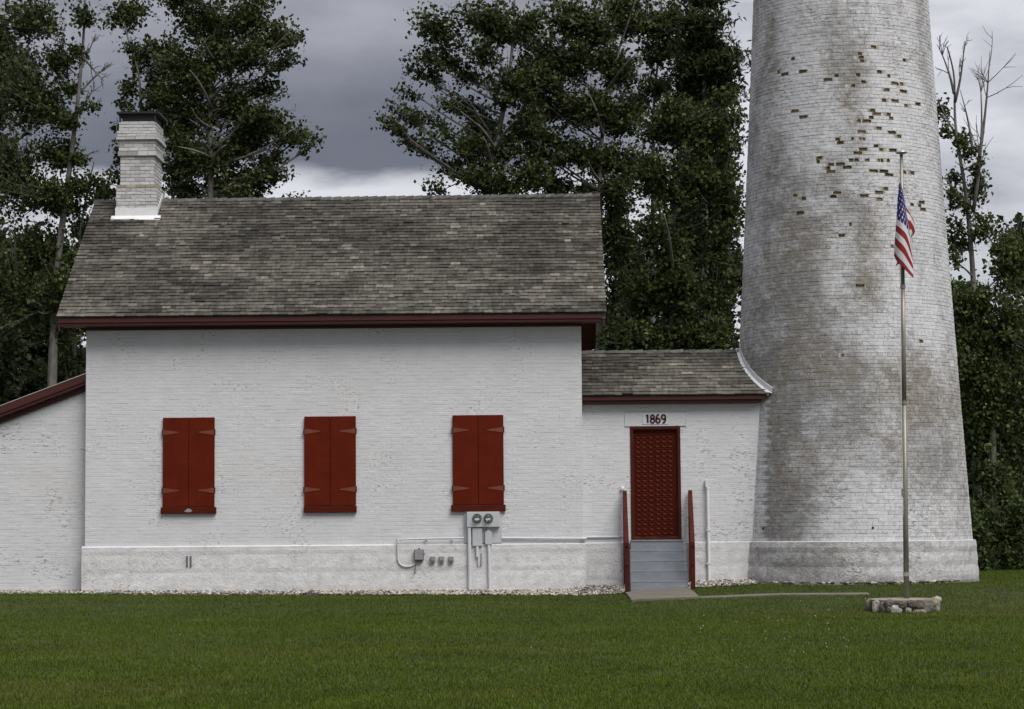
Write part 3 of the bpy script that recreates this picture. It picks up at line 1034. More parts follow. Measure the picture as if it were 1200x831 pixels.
# door
door = MB()
fy0, fy1 = PY - 0.028, PY + 0.11
fw = 0.062
door.bbox(DX0 + 0.003, DX0 + fw, fy0, fy1, DZ0, DZ1 - 0.003, 0.005)
door.bbox(DX1 - fw, DX1 - 0.003, fy0, fy1, DZ0, DZ1 - 0.003, 0.005)
door.bbox(DX0 + fw + 0.001, DX1 - fw - 0.001, fy0, fy1, DZ1 - fw, DZ1 - 0.003, 0.005)
door.bbox(DX0 + fw + 0.001, DX1 - fw - 0.001, fy0 + 0.01, fy1, DZ0, DZ0 + 0.05, 0.005)
door.build('door_frame', M_RAIL, passage)
ddr = MB()
ax, bx_ = DX0 + fw + 0.006, DX1 - fw - 0.006
ddr.box(ax, bx_, PY + 0.058, PY + 0.1, DZ0 + 0.055, DZ1 - fw - 0.006)
dd = ddr.build('door', M_DOOR, passage)
cols_px = [748.8, 756.0, 763.6, 771.5, 779.2, 786.7]
dish = MB()
ns = 14
prof = [(0.062, 0.0), (0.062, 0.010), (0.052, 0.020), (0.043, 0.012), (0.028, 0.004), (0.004, 0.001)]
dish.lathe(prof, (0, 0, 0), 'y', ns)
dme = dish.mesh('stud')
dme.materials.append(M_DOOR)
dme.polygons.foreach_set('use_smooth', [True] * len(dme.polygons))
zd0, zd1 = DZ0 + 0.135, DZ1 - 0.205
for ci, pxx in enumerate(cols_px):
    xx = P(pxx, 560, PY)[0]
    for rI in range(21):
        zz = zd0 + (zd1 - zd0) * rI / 20 + (0.012 if ci > 2 else 0.0)
        o = bpy.data.objects.new('stud', dme)
        o.location = (xx, PY + 0.0575, zz)
        o.scale = (1.0, 1.0, 0.78)
        COL.objects.link(o)
        o.parent = dd
        o.matrix_parent_inverse = Matrix.Identity(4)
for ci in range(7):                                 # thin upright ribs between the columns
    xs = [P(p_, 560, PY)[0] for p_ in cols_px]
    xr = xs[0] - 0.067 if ci == 0 else (xs[-1] + 0.067 if ci == 6 else (xs[ci - 1] + xs[ci]) / 2)
    MB().bbox(xr - 0.004, xr + 0.004, PY + 0.047, PY + 0.0578, DZ0 + 0.07, DZ1 - fw - 0.02, 0.001).build('rib', M_DOOR, dd)

# ------------------------------------------------------------------ tower
tower = thing('lighthouse_tower', 'tall round tapering brick tower with worn stained white paint', 'tower', (TX, TY, 0))
TZ0, TZ1, TH = 1.07, 14.6, 19.5


def tmap(off=0.0):
    def f(u, v, w_):
        rr = float(rt(v)) + w_ + off
        return (TX + rr * math.sin(u), TY - rr * math.cos(u), v)
    return f


tw = MB()
pts = []
nseg = 72
for z in [-0.3, 1.0] + list(np.linspace(1.08, TH, 30)):
    pts.append((float(rt(max(z, 1.0))) - 0.045, z))
tw.lathe(pts, (TX, TY, 0), 'z', nseg, tuple(WHITE * 0.5))
two = tw.build('shaft', M_TOWER, tower)
up = MB()
up.lathe([(float(rt(z)), z) for z in np.linspace(TZ1, TH, 8)], (TX, TY, 0), 'z', nseg, tuple(WHITE * 0.9))
up.build('upper_shaft', M_TOWER, tower)
cap = MB()
cap.lathe([(1.5, TH), (1.62, TH + 0.05), (1.75, TH + 0.3), (1.95, TH + 0.35), (1.95, TH + 0.5), (0.1, TH + 0.52)], (TX, TY, 0), 'z', 48, tuple(WHITE))
cap.build('gallery', M_WHITE, tower)

STAIN = [(935, 300, 60, 130, .26), (965, 400, 80, 60, .26), (935, 520, 60, 130, .26), (1020, 250, 50, 50, .2), (1090, 500, 50, 110, .18), (905, 190, 26, 70, .45), (935, 255, 55, 26, .32), (905, 330, 30, 80, .30), (945, 350, 50, 45, .30), (900, 445, 26, 60, .42), (935, 470, 40, 45, .35), (903, 560, 22, 95, .75),
         (925, 610, 40, 45, .55), (960, 560, 60, 50, .22), (1012, 300, 14, 45, .55), (1008, 240, 14, 30, .35), (1000, 100, 26, 22, .35), (1020, 345, 18, 30, .35),
         (975, 215, 45, 22, .30), (950, 425, 70, 40, .25), (1090, 430, 30, 40, .25), (1100, 475, 35, 22, .25), (1085, 555, 30, 22, .2), (1125, 590, 10, 40, .25), (985, 500, 30, 20, .22), (1000, 445, 14, 30, .3)]
CLEAN = [(1040, 130, 45, 60, .5), (1030, 210, 40, 30, .5), (960, 350, 18, 50, .2), (1030, 610, 70, 30, .6), (1000, 395, 60, 18, .3), (1060, 395, 50, 40, .35), (925, 130, 22, 30, .15), (1090, 210, 15, 60, .3)]
HOLES = [(860 + a / 4.0, 40 + b_ / 4.0) for a, b_ in (
    (325, 175), (455, 212), (475, 197), (570, 180), (605, 112), (630, 128), (697, 170), (703, 265), (775, 270), (755, 220), (600, 230), (710, 308), (655, 352), (640, 382), (710, 370),
    (650, 437), (305, 362), (342, 388), (578, 400), (488, 488), (565, 497), (580, 492), (577, 550), (700, 530), (768, 485), (755, 543), (405, 570), (430, 628), (495, 612), (527, 628),
    (540, 595), (578, 592), (628, 582), (695, 590), (700, 640), (730, 662), (820, 653), (698, 720), (480, 735), (318, 765), (680, 770), (860, 322), (285, 122), (232, 172), (808, 132), (870, 812), (665, 65), (600, 100))]
HOLES += [(860 + a / 3.957, 220 + b_ / 3.957) for a, b_ in ((312, 43), (325, 120), (545, 177), (493, 215), (728, 272), (828, 75), (868, 95), (580, 447), (600, 448), (500, 782), (858, 710), (475, 15))]
HOLES += [(955 + 5, 190), (1012, 228)]
_hr = random.Random(5)
HOLES += [(hx_ + _hr.choice((-9, 9, -5, 5)), hy_ + _hr.choice((-4.2, 4.2, 0, 0))) for hx_, hy_ in HOLES[:46] if _hr.random() < 0.6]
tl = []
tm = tmap()
uL, uR = -math.radians(112), math.radians(112)
hole_used = set()
nr = int(round((TZ1 - TZ0) / RH))
rhh = (TZ1 - TZ0) / nr
rows_t = []
for r_ in range(nr):
    za, zb = TZ0 + r_ * rhh, TZ0 + (r_ + 1) * rhh
    rr = float(rt((za + zb) / 2))
    bl = (0.11 if r_ % 6 == 2 else 0.218)
    nb = int(round((uR - uL) * rr / bl))
    du = (uR - uL) / nb
    off = (r_ % 2) * du / 2 + rnd.uniform(-0.01, 0.01)
    for k in range(nb):
        rows_t.append((uL + k * du + off, uL + (k + 1) * du + off, za, zb))
cen = np.array([tm((a + b_) / 2, (c_ + d_) / 2, 0) for a, b_, c_, d_ in rows_t])
dd_ = cen - CAM
zz_ = dd_ @ fwd
PXX, PYY = CX + F * (dd_ @ RGT) / zz_, CY - F * (dd_ @ UPV) / zz_
front = cen[:, 1] < TY + 0.2
spall = {}
for hx_, hy_ in HOLES:
    d2 = (PXX - hx_) ** 2 + ((PYY - hy_) * 1.8) ** 2 + np.where(front, 0, 1e9)
    spall[int(np.argmin(d2))] = rnd.random()
zc_ = np.array([(c_ + d_) / 2 for _, _, c_, d_ in rows_t])


def stain(uc):
    """grime 0..1, brownness, and how far thick whitewash hides the joints, at an angle on each course"""
    rr = rt(zc_)
    pt = np.stack([TX + rr * np.sin(uc), TY - rr * np.cos(uc), zc_], 1)
    dv = pt - CAM
    dz = dv @ fwd
    px, py = CX + F * (dv @ RGT) / dz, CY - F * (dv @ UPV) / dz
    al = uc * 2.3
    wx, wz = al + 0.25 * (vnoise(al * 3, zc_ * 3, 91, 2) - 0.5), zc_ + 0.25 * (vnoise(al * 3, zc_ * 3, 92, 2) - 0.5)
    v = 0.95 * np.clip(vnoise(wx * 0.9, wz * 0.45, 71, 5) - 0.47, 0, 1) * 2.0 + 0.5 * np.clip(vnoise(wx * 2.2, wz * 1.1, 72, 4) - 0.45, 0, 1) * 2.0
    for a, b_, rx_, ry_, k in STAIN:
        v = v + k * np.exp(-(((px - a) / rx_) ** 2 + ((py - b_) / ry_) ** 2)) * (0.25 + 1.5 * vnoise(wx * 2.6, wz * 2.4, 73, 4)) * front
    for a, b_, rx_, ry_, k in CLEAN:
        v = v - k * np.exp(-(((px - a) / rx_) ** 2 + ((py - b_) / ry_) ** 2)) * front
    jx = TX - np.sqrt(np.maximum(0.01, rr ** 2 - (PY - TY) ** 2))
    fr = (zc_ < 4.02) & front & (pt[:, 0] - jx < 0.22 - 0.025 * zc_ + 0.04 * vnoise(zc_ * 2, zc_ * 0, 77, 3))
    v = np.where(fr, 0.0, v) + 0.22 * (vnoise(al * 5.5, zc_ * 7.0, 79, 3) - 0.5)
    return v, vnoise(al * 1.3, zc_ * 0.6, 75, 3), np.where(fr, 0.9, sstep(0.42, 0.62, vnoise(wx * 0.8, wz * 0.8, 95, 4)))


SA = stain(np.array([r_[0] for r_ in rows_t]))
SB = stain(np.array([r_[1] for r_ in rows_t]))


def two_tone(cell_, cl, rl, cr, rr_):
    v_, f_, _ = cell_
    return v_, f_, [tuple(rl), tuple(rr_), tuple(rr_), tuple(rl), tuple(cl), tuple(cr), tuple(cr), tuple(cl)]


for i, (a, b_, za, zb) in enumerate(rows_t):
    jit, bk = rnd.uniform(-0.07, 0.12), rnd.uniform(0.92, 1.05)
    side, gr_ = [], []
    for S_ in (SA, SB):
        gr_.append(float(np.clip(S_[0][i] + jit, 0, 0.92)))
        side.append(WHITE * 1.02 * bk)
    wash = float(SA[2][i])
    rimk = rnd.uniform(0.3, 0.75) if rnd.random() < (0.45 - 0.38 * wash + 0.3 * gr_[0]) else rnd.uniform(0.82, 1.0)
    colr = side[0]
    rim = colr * rimk
    prd = rnd.uniform(0.002, 0.010)
    if i in spall:
        v_ = spall[i]
        oc = np.array([0.225, 0.180, 0.098]) * rnd.uniform(0.65, 1.2)
        fu0, fu1 = (0.04, 0.96) if v_ > 0.5 else ((0.05, rnd.uniform(0.4, 0.7)) if v_ > 0.25 else (rnd.uniform(0.3, 0.6), 0.95))
        n8 = 12
        q = []
        for k in range(n8):                          # ragged edge of the broken face
            an_ = 2 * math.pi * (k + 0.5) / n8
            ca_, sa_ = math.cos(an_), math.sin(an_)
            kk = rnd.uniform(0.72, 1.0) / max(abs(ca_), abs(sa_)) * 0.5
            q.append((a + (b_ - a) * (fu0 + (fu1 - fu0) * (0.5 + kk * ca_)), za + (zb - za) * (0.5 + kk * sa_)))
        dp = -rnd.uniform(0.018, 0.034)
        ub, vb = [], []
        for k in range(n8):
            an_ = 2 * math.pi * (k + 0.5) / n8
            ca_, sa_ = math.cos(an_), math.sin(an_)
            kk = 0.5 / max(abs(ca_), abs(sa_))
            ub.append(a + (b_ - a) * (0.5 + kk * ca_))
            vb.append(za + (zb - za) * (0.5 + kk * sa_))
        vv = [tm(x_, y_, 0.0) for x_, y_ in zip(ub, vb)] + [tm(x_, y_, 0.004) for x_, y_ in q] + [tm(x_, y_, dp * rnd.uniform(0.7, 1.2)) for x_, y_ in q]
        fs = []
        for k in range(n8):
            k2_ = (k + 1) % n8
            fs += [(k, k2_, n8 + k2_, n8 + k), (n8 + k, n8 + k2_, 2 * n8 + k2_, 2 * n8 + k)]
        fs.append(tuple(2 * n8 + k for k in range(n8)))
        # fill the corners the ring of points leaves on the brick's cell
        cs = [(a, za), (b_, za), (b_, zb), (a, zb)]
        nv0 = len(vv)
        vv += [tm(x_, y_, 0.0) for x_, y_ in cs]
        for ci, (x_, y_) in enumerate(cs):
            near = sorted(range(n8), key=lambda k: ((ub[k] - x_) / (b_ - a)) ** 2 + ((vb[k] - y_) / (zb - za)) ** 2)[:2]
            fs.append((nv0 + ci, near[0], near[1]))
        wc = tuple(side[0] * 0.9)
        tl.append((vv, fs, [wc] * n8 + [tuple(oc * 1.3)] * n8 + [tuple(oc * rnd.uniform(0.7, 1.1)) for _ in range(n8)] + [wc] * 4))
        continue
    tl.append(cell(tm, a, b_, za, zb, 0.005, prd, colr, rim) if i in spall else two_tone(cell(tm, a, b_, za, zb, 0.005, prd, colr, rim), (*side[0], 1 - gr_[0]), (*(side[0] * rimk), 1 - gr_[0]), (*side[1], 1 - gr_[1]), (*(side[1] * rimk), 1 - gr_[1])))
pieces(tl, 'brick', 'brickwork', M_TOWER, two, lambda q: q[0][0][1] * 0.5 + q[0][0][2] * 0.3 + (0 if q[0][0][1] < TY else 50))
# tower plinth
tp = MB()
tp.lathe([(2.655, -0.2), (2.588, 1.055), (2.50, 1.08)], (TX, TY, 0), 'z', nseg, tuple(WHITE * 0.9))
tpo = tp.build('plinth', M_STONE, tower)


def pmap(u, v, h):
    rr = 2.648 - (v - 0.0) * 0.0535 + h
    return (TX + rr * math.sin(u / 2.6), TY - rr * math.cos(u / 2.6), v)


plinth(tpo, pmap, -math.radians(112) * 2.6, math.radians(112) * 2.6, [(-0.1, 0.26), (0.26, 0.56), (0.56, 0.84), (0.84, 1.055)], 81, 3, lens=(0.6, 1.3), dirt=0.14, mat=M_TSTONE)
for hx_, hy_ in ((893.5, 618.5), (1021.5, 618)):     # two small vent holes
    k = int(np.argmin((PXX - hx_) ** 2 + (PYY - hy_) ** 2 + np.where(front, 0, 1e9)))
    c_ = cen[k]
    nrm = np.array([c_[0] - TX, c_[1] - TY, 0])
    nrm /= np.linalg.norm(nrm)
    MB().tube([c_ - nrm * 0.01, c_ + nrm * 0.0125], 0.024, 12).build('vent_hole', M_BLACK, tower)

# ------------------------------------------------------------------ steps and handrails
steps = thing('door_steps', 'grey painted steps climbing to the red door', 'steps', (2.43, -0.4, 0.1))
zb0 = 0.06
rise = (DZ0 - 0.11) / 5
for i in range(5):
    ztop = DZ0 - 0.003 - i * rise
    yf = -0.02 - i * 0.255
    xa = P(739.2, 660, yf)[0] + (0.0 if i == 0 else -0.01)
    xb = P(801.2 + i * 1.25, 660, yf)[0]
    yb = PY - 0.035 if i == 0 else yf + 0.2549
    m_ = MB()
    m_.bbox(xa, xb, yf, yb, -0.05, ztop - (0.012 if i == 0 else 0.006), 0.005)
    so = m_.build('step', M_GREYSTEP, steps)
    MB().bbox(xa - 0.006, xb + 0.006, yf - (0.016 if i == 0 else 0.004), yf + 0.10, ztop - 0.03, ztop, 0.003).build('nosing', M_GREYSTEP, so)


def rail(px_top, px_bot, label, front_x):
    xr = P(px_top, 600, 0.18)[0]
    t = thing('handrail', label, 'handrail', (xr, -0.5, 0.05), 'handrails beside the door steps')
    zr, zfp = 2.13, 1.075
    w_ = 0.042
    yr0, yf0 = 0.13, -1.12
    MB().bbox(xr - w_, xr + w_, yr0, yr0 + 2 * w_, 0.0, zr - 0.05, 0.006).build('post', M_RAIL, t)
    xf = xr + front_x
    MB().bbox(xf - w_ - 0.001, xf + w_ + 0.001, yf0 - 0.004, yf0 + 2 * w_, -0.05, zfp - 0.06, 0.006).build('post', M_RAIL, t)
    for nm, dz, th in (('top_rail', 0.0, 0.075), ('lower_rail', -0.42, 0.04)):
        MB().prism([(yf0 - 0.03, zfp + dz), (yr0 + 0.1, zr + dz), (yr0 + 0.1, zr + dz - th), (yf0 - 0.03, zfp + dz - th)], xr - w_ + (0.022 if dz else 0.0), xr + w_ - (0.022 if dz else 0.0), 'x').shear(front_x, yr0, yf0).build(nm, M_RAIL, t)
    return t


rail(732.4, 734.5, 'dark red wooden handrail left of the grey door steps', -0.022)
rail(809, 811.5, 'dark red wooden handrail right of the grey door steps', -0.05)

# ------------------------------------------------------------------ electrical fittings
YW = -0.006


def rect(px0, py0, px1_, py1_, Y):
    a, b_ = P(px0, py1_, Y), P(px1_, py0, Y)
    return a[0], b_[0], a[2], b_[2]


mp_t = thing('meter_panel', 'grey electricity meter panel with two round meters under right window', 'meter panel', (P(566, 620, -0.05)[0], -0.05, 0.1))
x0, x1, z0, z1 = rect(544.2, 598.6, 588, 636.5, -0.04)
MB().bbox(x0, x1, -0.034, -0.0095, z0, z1, 0.003).build('backboard', M_METAL, mp_t)
x0, x1, z0, z1 = rect(547, 599.6, 585.3, 618, -0.15)
mb_ = MB().bbox(x0, x1, -0.15, -0.035, z0, z1, 0.008).build('meter_box', M_METAL, mp_t)
for pxm in (559.2, 572.4):
    c_ = P(pxm, 607.3, -0.15)
    me_ = MB().lathe([(0.098, 0.0), (0.098, 0.022), (0.09, 0.03), (0.074, 0.03)], (c_[0], -0.1505, c_[2]), 'y', 24).build('meter', M_DARKBOX, mp_t)
    dl = MB().lathe([(0.066, 0.0), (0.066, 0.012)], (c_[0], -0.181, c_[2]), 'y', 20)
    dl.build('dial', M_DIAL, me_)
    MB().box(c_[0] - 0.035, c_[0] + 0.035, -0.197, -0.1935, c_[2] - 0.03, c_[2] + 0.0).build('register', M_WHITE, me_)
    MB().lathe([(0.075, 0.0), (0.074, 0.05), (0.06, 0.075), (0.03, 0.085), (0.003, 0.087)], (c_[0], -0.181, c_[2]), 'y', 24).build('glass_dome', M_GLASS, me_, smooth=True)
x0, x1, z0, z1 = rect(553.6, 619, 565.0, 640, -0.12)
MB().bbox(x0, x1, -0.12, -0.035, z0, z1, 0.006).build('breaker_box', M_METAL, mp_t)
x0, x1, z0, z1 = rect(568.6, 620.5, 576.2, 638.0, -0.12)
xm = (x0 + x1) / 2
MB().prism([(x0, z0), (x1, z0), (x1, z1 - 0.05), (xm, z1), (x0, z1 - 0.05)], -0.12, -0.035, 'y').build('disconnect_box', M_METAL, mp_t)


def pipe(name, pts_px, Y, r, mat, parent, n=8):
    pts = [P(a, b_, Y) for a, b_ in pts_px]
    return MB().tube(pts, r, n).build(name, mat, parent, smooth=False)


pipe('conduit', [(549.8, 618.5), (550.6, 691)], -0.115, 0.036, M_PIPE, mp_t, 12)
pipe('conduit', [(572.8, 638.5), (574.0, 691)], -0.105, 0.030, M_PIPE, mp_t, 12)
pipe('conduit', [(559.2, 640.5), (559.4, 651.5), (559.5, 653)], -0.108, 0.032, M_PIPE, mp_t, 12)
pipe('conduit', [(560.6, 653), (561, 663)], -0.10, 0.017, M_PIPE, mp_t, 8)
pipe('conduit', [(564.2, 648), (564.0, 663)], -0.085, 0.012, M_MIDBOX, mp_t, 8)
ot = MB()
t = thing('wall_conduit', 'thin white conduit running left from meter panel and curving down to grey box', 'conduit', P(466, 640, -0.03))
cur = [(543.8, 630.3), (520, 630.9), (490, 631.6), (470, 632.4), (467, 633.4), (466, 636), (466.2, 655), (467.5, 659.5), (470.5, 662.6), (475, 664), (481, 663.8), (485.5, 661.5), (487.0, 658.5)]
MB().tube([P(a, b_, -0.09 if i < 12 else -0.10) for i, (a, b_) in enumerate(cur)], 0.017, 8).build('pipe', M_PIPE, t, smooth=True)
MB().tube([P(466, 631.2, -0.09), P(466.1, 636, -0.09)], 0.030, 10).build('elbow', M_PIPE, t)
for a in (500, 530):
    q_ = P(a, 631.3, -0.09)
    MB().box(q_[0] - 0.012, q_[0] + 0.012, -0.109, -0.0095, q_[2] - 0.03, q_[2] + 0.022).build('strap', M_PIPE, t)
t = thing('wall_conduit', 'thin white conduit running right from meter panel towards the steps', 'conduit', P(640, 631, -0.05))
pts = [P(588.4, 630.6, -0.045), P(640, 631.0, -0.045), P(679, 631.2, -0.045), P(684.5, 631.5, -0.045)]
MB().tube(pts, 0.020, 8).build('pipe', M_PIPE, t)
q_ = P(684, 631.2, -0.045)
MB().tube([q_ + np.array([-0.05, 0, 0]), q_ + np.array([0.06, 0, 0])], 0.034, 10).build('elbow', M_PIPE, t)
MB().tube([q_ + np.array([0.035, 0, 0]), q_ + np.array([0.04, 0.31, 0.015]), P(690, 629.6, PY - 0.03), P(730, 629.2, PY - 0.03)], 0.018, 8).build('pipe', M_PIPE, t)
jb = thing('junction_box', 'dark grey junction box on plinth with cable dropping from it', 'electrical box', P(491, 660, -0.1))
x0, x1, z0, z1 = rect(485.3, 643.8, 496.4, 657.0, -0.17)
MB().bbox(x0, x1, -0.17, -0.084, z0, z1, 0.012).build('box', M_DARKBOX, jb)
MB().bbox(x0 + 0.015, x1 - 0.015, -0.178, -0.1705, z0 + 0.018, z1 - 0.018, 0.003).build('cover', M_MIDBOX, jb)
xm = (x0 + x1) / 2
MB().bbox(xm - 0.018, xm + 0.018, -0.14, -0.10, z1 - 0.002, z1 + 0.03, 0.004).build('lug', M_DARKBOX, jb)
MB().bbox(x1 - 0.002, x1 + 0.022, -0.14, -0.10, (z0 + z1) / 2 - 0.01, (z0 + z1) / 2 + 0.03, 0.004).build('lug', M_DARKBOX, jb)
for dx in (-0.06, 0.0, 0.05):
    MB().tube([(xm + dx, -0.125, z0 - 0.028), (xm + dx, -0.125, z0 + 0.004)], 0.020, 10).build('cable_gland', M_DARKBOX, jb)
MB().tube([(xm - 0.06, -0.125, z0 - 0.02), P(486.8, 664, -0.115), P(486.0, 673, -0.095)], 0.010, 6).build('cable', M_DARKBOX, jb)
for k, (pxo, lab) in enumerate(((507.0, 'small grey outlet box, nearest to the dark junction box'), (517.4, 'small grey outlet box, middle of three in a row'), (528.6, 'small grey outlet box, nearest to the meter panel'))):
    ob = thing('outlet_box', lab, 'electrical box', P(pxo, 660, -0.09), 'row of small outlet boxes on the plinth')
    x0, x1, z0, z1 = rect(pxo - 3.0, 652, pxo + 3.0, 659.6, -0.14)
    MB().bbox(x0, x1, -0.135, -0.084, z0, z1, 0.006).build('box', M_MIDBOX, ob)
    MB().bbox(x0 + 0.01, x1 - 0.01, -0.148, -0.1355, z0 + 0.045, z1 - 0.004, 0.004).build('flap_cover', M_MIDBOX, ob)
    MB().bbox(x0 + 0.03, x1 - 0.03, -0.142, -0.1355, z0 + 0.004, z0 + 0.04, 0.003).build('latch', M_DARKBOX, ob)
# white vent pipe right of the door
vp = thing('vent_pipe', 'white upright pipe strapped to wall right of the steps', 'pipe', P(830, 682, PY - 0.06))
q0, q1 = P(831.2, 683, PY - 0.075), P(829.2, 572.5, PY - 0.075)
MB().tube([q0, q1], 0.032, 12).build('pipe', M_WHITE, vp)
MB().tube([q1 + np.array([0, 0, -0.01]), q1 + np.array([0, 0, 0.035])], 0.041, 12).build('collar', M_WHITE, vp)
q2 = P(828.2, 562.5, PY - 0.07)
MB().bbox(q2[0] - 0.035, q2[0] + 0.025, PY - 0.085, PY - 0.0095, q1[2] + 0.036, q2[2], 0.006).build('bracket', M_PIPE, vp)
for py_ in (621.5, 660.5):
    q_ = P(830.2, py_, PY - 0.075)
    MB().box(q_[0] - 0.045, q_[0] + 0.045, PY - 0.111, PY - (0.0095 if py_ < 632 else 0.046), q_[2] - 0.014, q_[2] + 0.014).build('strap', M_PIPE, vp)
# small white floodlight stub above the left handrail
q_ = P(729.5, 572.5, PY - 0.05)
sb = thing('wall_hook', 'small white fixing on brick wall above left handrail', 'fixing', (q_[0], PY - 0.03, q_[2] - 0.05))
MB().lathe([(0.03, 0.0), (0.03, 0.03), (0.045, 0.035), (0.04, 0.06), (0.01, 0.07)], (q_[0], PY - 0.009, q_[2]), 'y', 12).build('fixing', M_WHITE, sb)

# ------------------------------------------------------------------ flagpole, flag and stone ring
FX, FY = 6.185, -7.62
fz = float(gz(FX, FY))
ring = thing('fieldstone_ring', 'low round fieldstone and concrete base on the lawn under flagpole', 'stone base', (FX, FY, fz))
RR = 0.565
ztop_r = P(1065, 702.5, FY - 0.4)[2]
cb = MB()
cb.lathe([(RR - 0.06, fz - 0.1), (RR - 0.05, ztop_r - 0.07), (RR - 0.02, ztop_r - 0.05), (RR - 0.01, ztop_r - 0.01), (RR - 0.05, ztop_r), (0.02, ztop_r + 0.004)], (FX, FY, 0), 'z', 40, (0.30, 0.275, 0.22))
cb.build('concrete_fill', M_ROCK, ring)


def rock(cx_, cy_, cz_, rx_, ry_, rz_, seed, colr, nu=14, nv=9):
    r = random.Random(seed)
    vv, fs = [], []
    rot = r.uniform(0, 6.28)
    for j in range(nv + 1):
        ph = math.pi * j / nv
        for i in range(nu):
            th = 2 * math.pi * i / nu
            d = np.array([math.sin(ph) * math.cos(th), math.sin(ph) * math.sin(th), math.cos(ph)])
            s_ = 0.66 + 0.68 * float(vnoise(d[0] * 1.9 + seed, d[1] * 1.9 + d[2] * 1.7 + rot, seed, 3)[0])
            e_ = np.sign(d) * np.abs(d) ** 0.75
            vv.append((cx_ + e_[0] * rx_ * s_, cy_ + e_[1] * ry_ * s_, cz_ + e_[2] * rz_ * s_))
    for j in range(nv):
        for i in range(nu):
            i2 = (i + 1) % nu
            fs.append((j * nu + i, (j + 1) * nu + i, (j + 1) * nu + i2, j * nu + i2))
    return vv, fs, tuple(colr)


def px_on_ring(px_):
    """angle on the ring's front for a photo column"""
    x = P(px_, 712, FY - 0.35)[0]
    s_ = max(-0.99, min(0.99, (x - FX) / RR))
    return math.asin(s_)


stones = [(1028, 711, 0.085, 0.12, (0.40, 0.375, 0.33)), (1034, 712, 0.07, 0.09, (0.15, 0.14, 0.12)), (1041, 714, 0.07, 0.06, (0.13, 0.12, 0.10)), (1048, 714.5, 0.10, 0.075, (0.44, 0.42, 0.385)),
          (1040, 707, 0.08, 0.06, (0.13, 0.12, 0.105)), (1062, 715.5, 0.055, 0.055, (0.36, 0.335, 0.28)), (1056, 709, 0.075, 0.07, (0.16, 0.145, 0.12)), (1066, 708, 0.085, 0.07, (0.12, 0.11, 0.095)),
          (1076, 709, 0.09, 0.08, (0.15, 0.125, 0.10)), (1075, 717, 0.11, 0.045, (0.37, 0.335, 0.27)), (1087, 711, 0.11, 0.125, (0.21, 0.195, 0.17)), (1097, 705.5, 0.055, 0.085, (0.36, 0.33, 0.20)),
          (1101, 711, 0.075, 0.12, (0.25, 0.235, 0.21)), (1104.5, 711.5, 0.05, 0.11, (0.5, 0.48, 0.45))]
for i, (px_, py_, rr_, hh_, colr) in enumerate(stones):
    a = px_on_ring(px_)
    bx, by = FX + RR * 0.96 * math.sin(a), FY - RR * 0.96 * math.cos(a)
    zc2 = P(px_, py_, by)[2]
    MB().add(*rock(bx, by, zc2, rr_, 0.07, hh_, 200 + i, colr)).build('stone', M_ROCK, ring)
for i in range(11):                                  # the far side
    a = math.radians(100 + 16 * i)
    k = 0.12 + 0.28 * rnd.random()
    MB().add(*rock(FX + RR * 0.95 * math.sin(a), FY - RR * 0.95 * math.cos(a), fz + 0.08, 0.09, 0.08, 0.11, 230 + i, (k, k * 0.95, k * 0.85))).build('stone', M_ROCK, ring, smooth=True)
q_ = P(1099, 702, FY)
MB().add(*rock(q_[0], FY + 0.05, q_[2] - 0.01, 0.07, 0.06, 0.05, 260, (0.46, 0.43, 0.38))).build('stone', M_ROCK, ring, smooth=True)

pole = thing('flagpole', 'tall weathered metal flagpole in front of the tower', 'flagpole', (FX, FY, ztop_r))
ptop = P(1056.3, 181, FY)
pbase = P(1062.3, 702, FY)
pb = np.array([pbase[0], FY, ztop_r + 0.002])
lean = ptop - pb
at = lambda k: pb + lean * k
zk = lambda py_: (P(1060, py_, FY)[2] - pb[2]) / lean[2]
k1, k2 = zk(472), zk(336)
for a, b_, r0_, r1_ in ((0, k1, 0.047, 0.043), (k1, k2, 0.040, 0.036), (k2, 1.0, 0.034, 0.028)):
    MB().tube([at(a), at((a + b_) / 2), at(b_)], [r0_, (r0_ + r1_) / 2, r1_], 14).build('pole_section', M_POLE, pole, smooth=True)
for k, r_ in ((k1, 0.050), (k2, 0.044), (zk(673), 0.052)):
    MB().tube([at(k - 0.004), at(k + 0.004)], r_, 14).build('joint_collar', M_SILVER if r_ == 0.052 else M_POLE, pole)
MB().lathe([(0.03, 0), (0.045, 0.004), (0.10, 0.02), (0.104, 0.034), (0.085, 0.055), (0.04, 0.072), (0.005, 0.078)], tuple(at(1.0)), 'z', 20).build('cap', M_SILVER, pole, smooth=True)
hal = [at(0.99) + np.array([-0.055, -0.02, 0])] + [at(k) + np.array([-0.052 + 0.006 * math.sin(k * 9), -0.03, 0]) for k in np.linspace(0.9, 0.2, 12)] + [at(0.185) + np.array([-0.045, -0.02, 0])]
MB().tube(hal, 0.006, 5).build('halyard', M_PIPE, pole)
ck = at(zk(577))
MB().bbox(ck[0] - 0.07, ck[0] - 0.035, FY - 0.05, FY - 0.02, ck[2] - 0.07, ck[2] + 0.07, 0.006).build('cleat', M_POLE, pole)

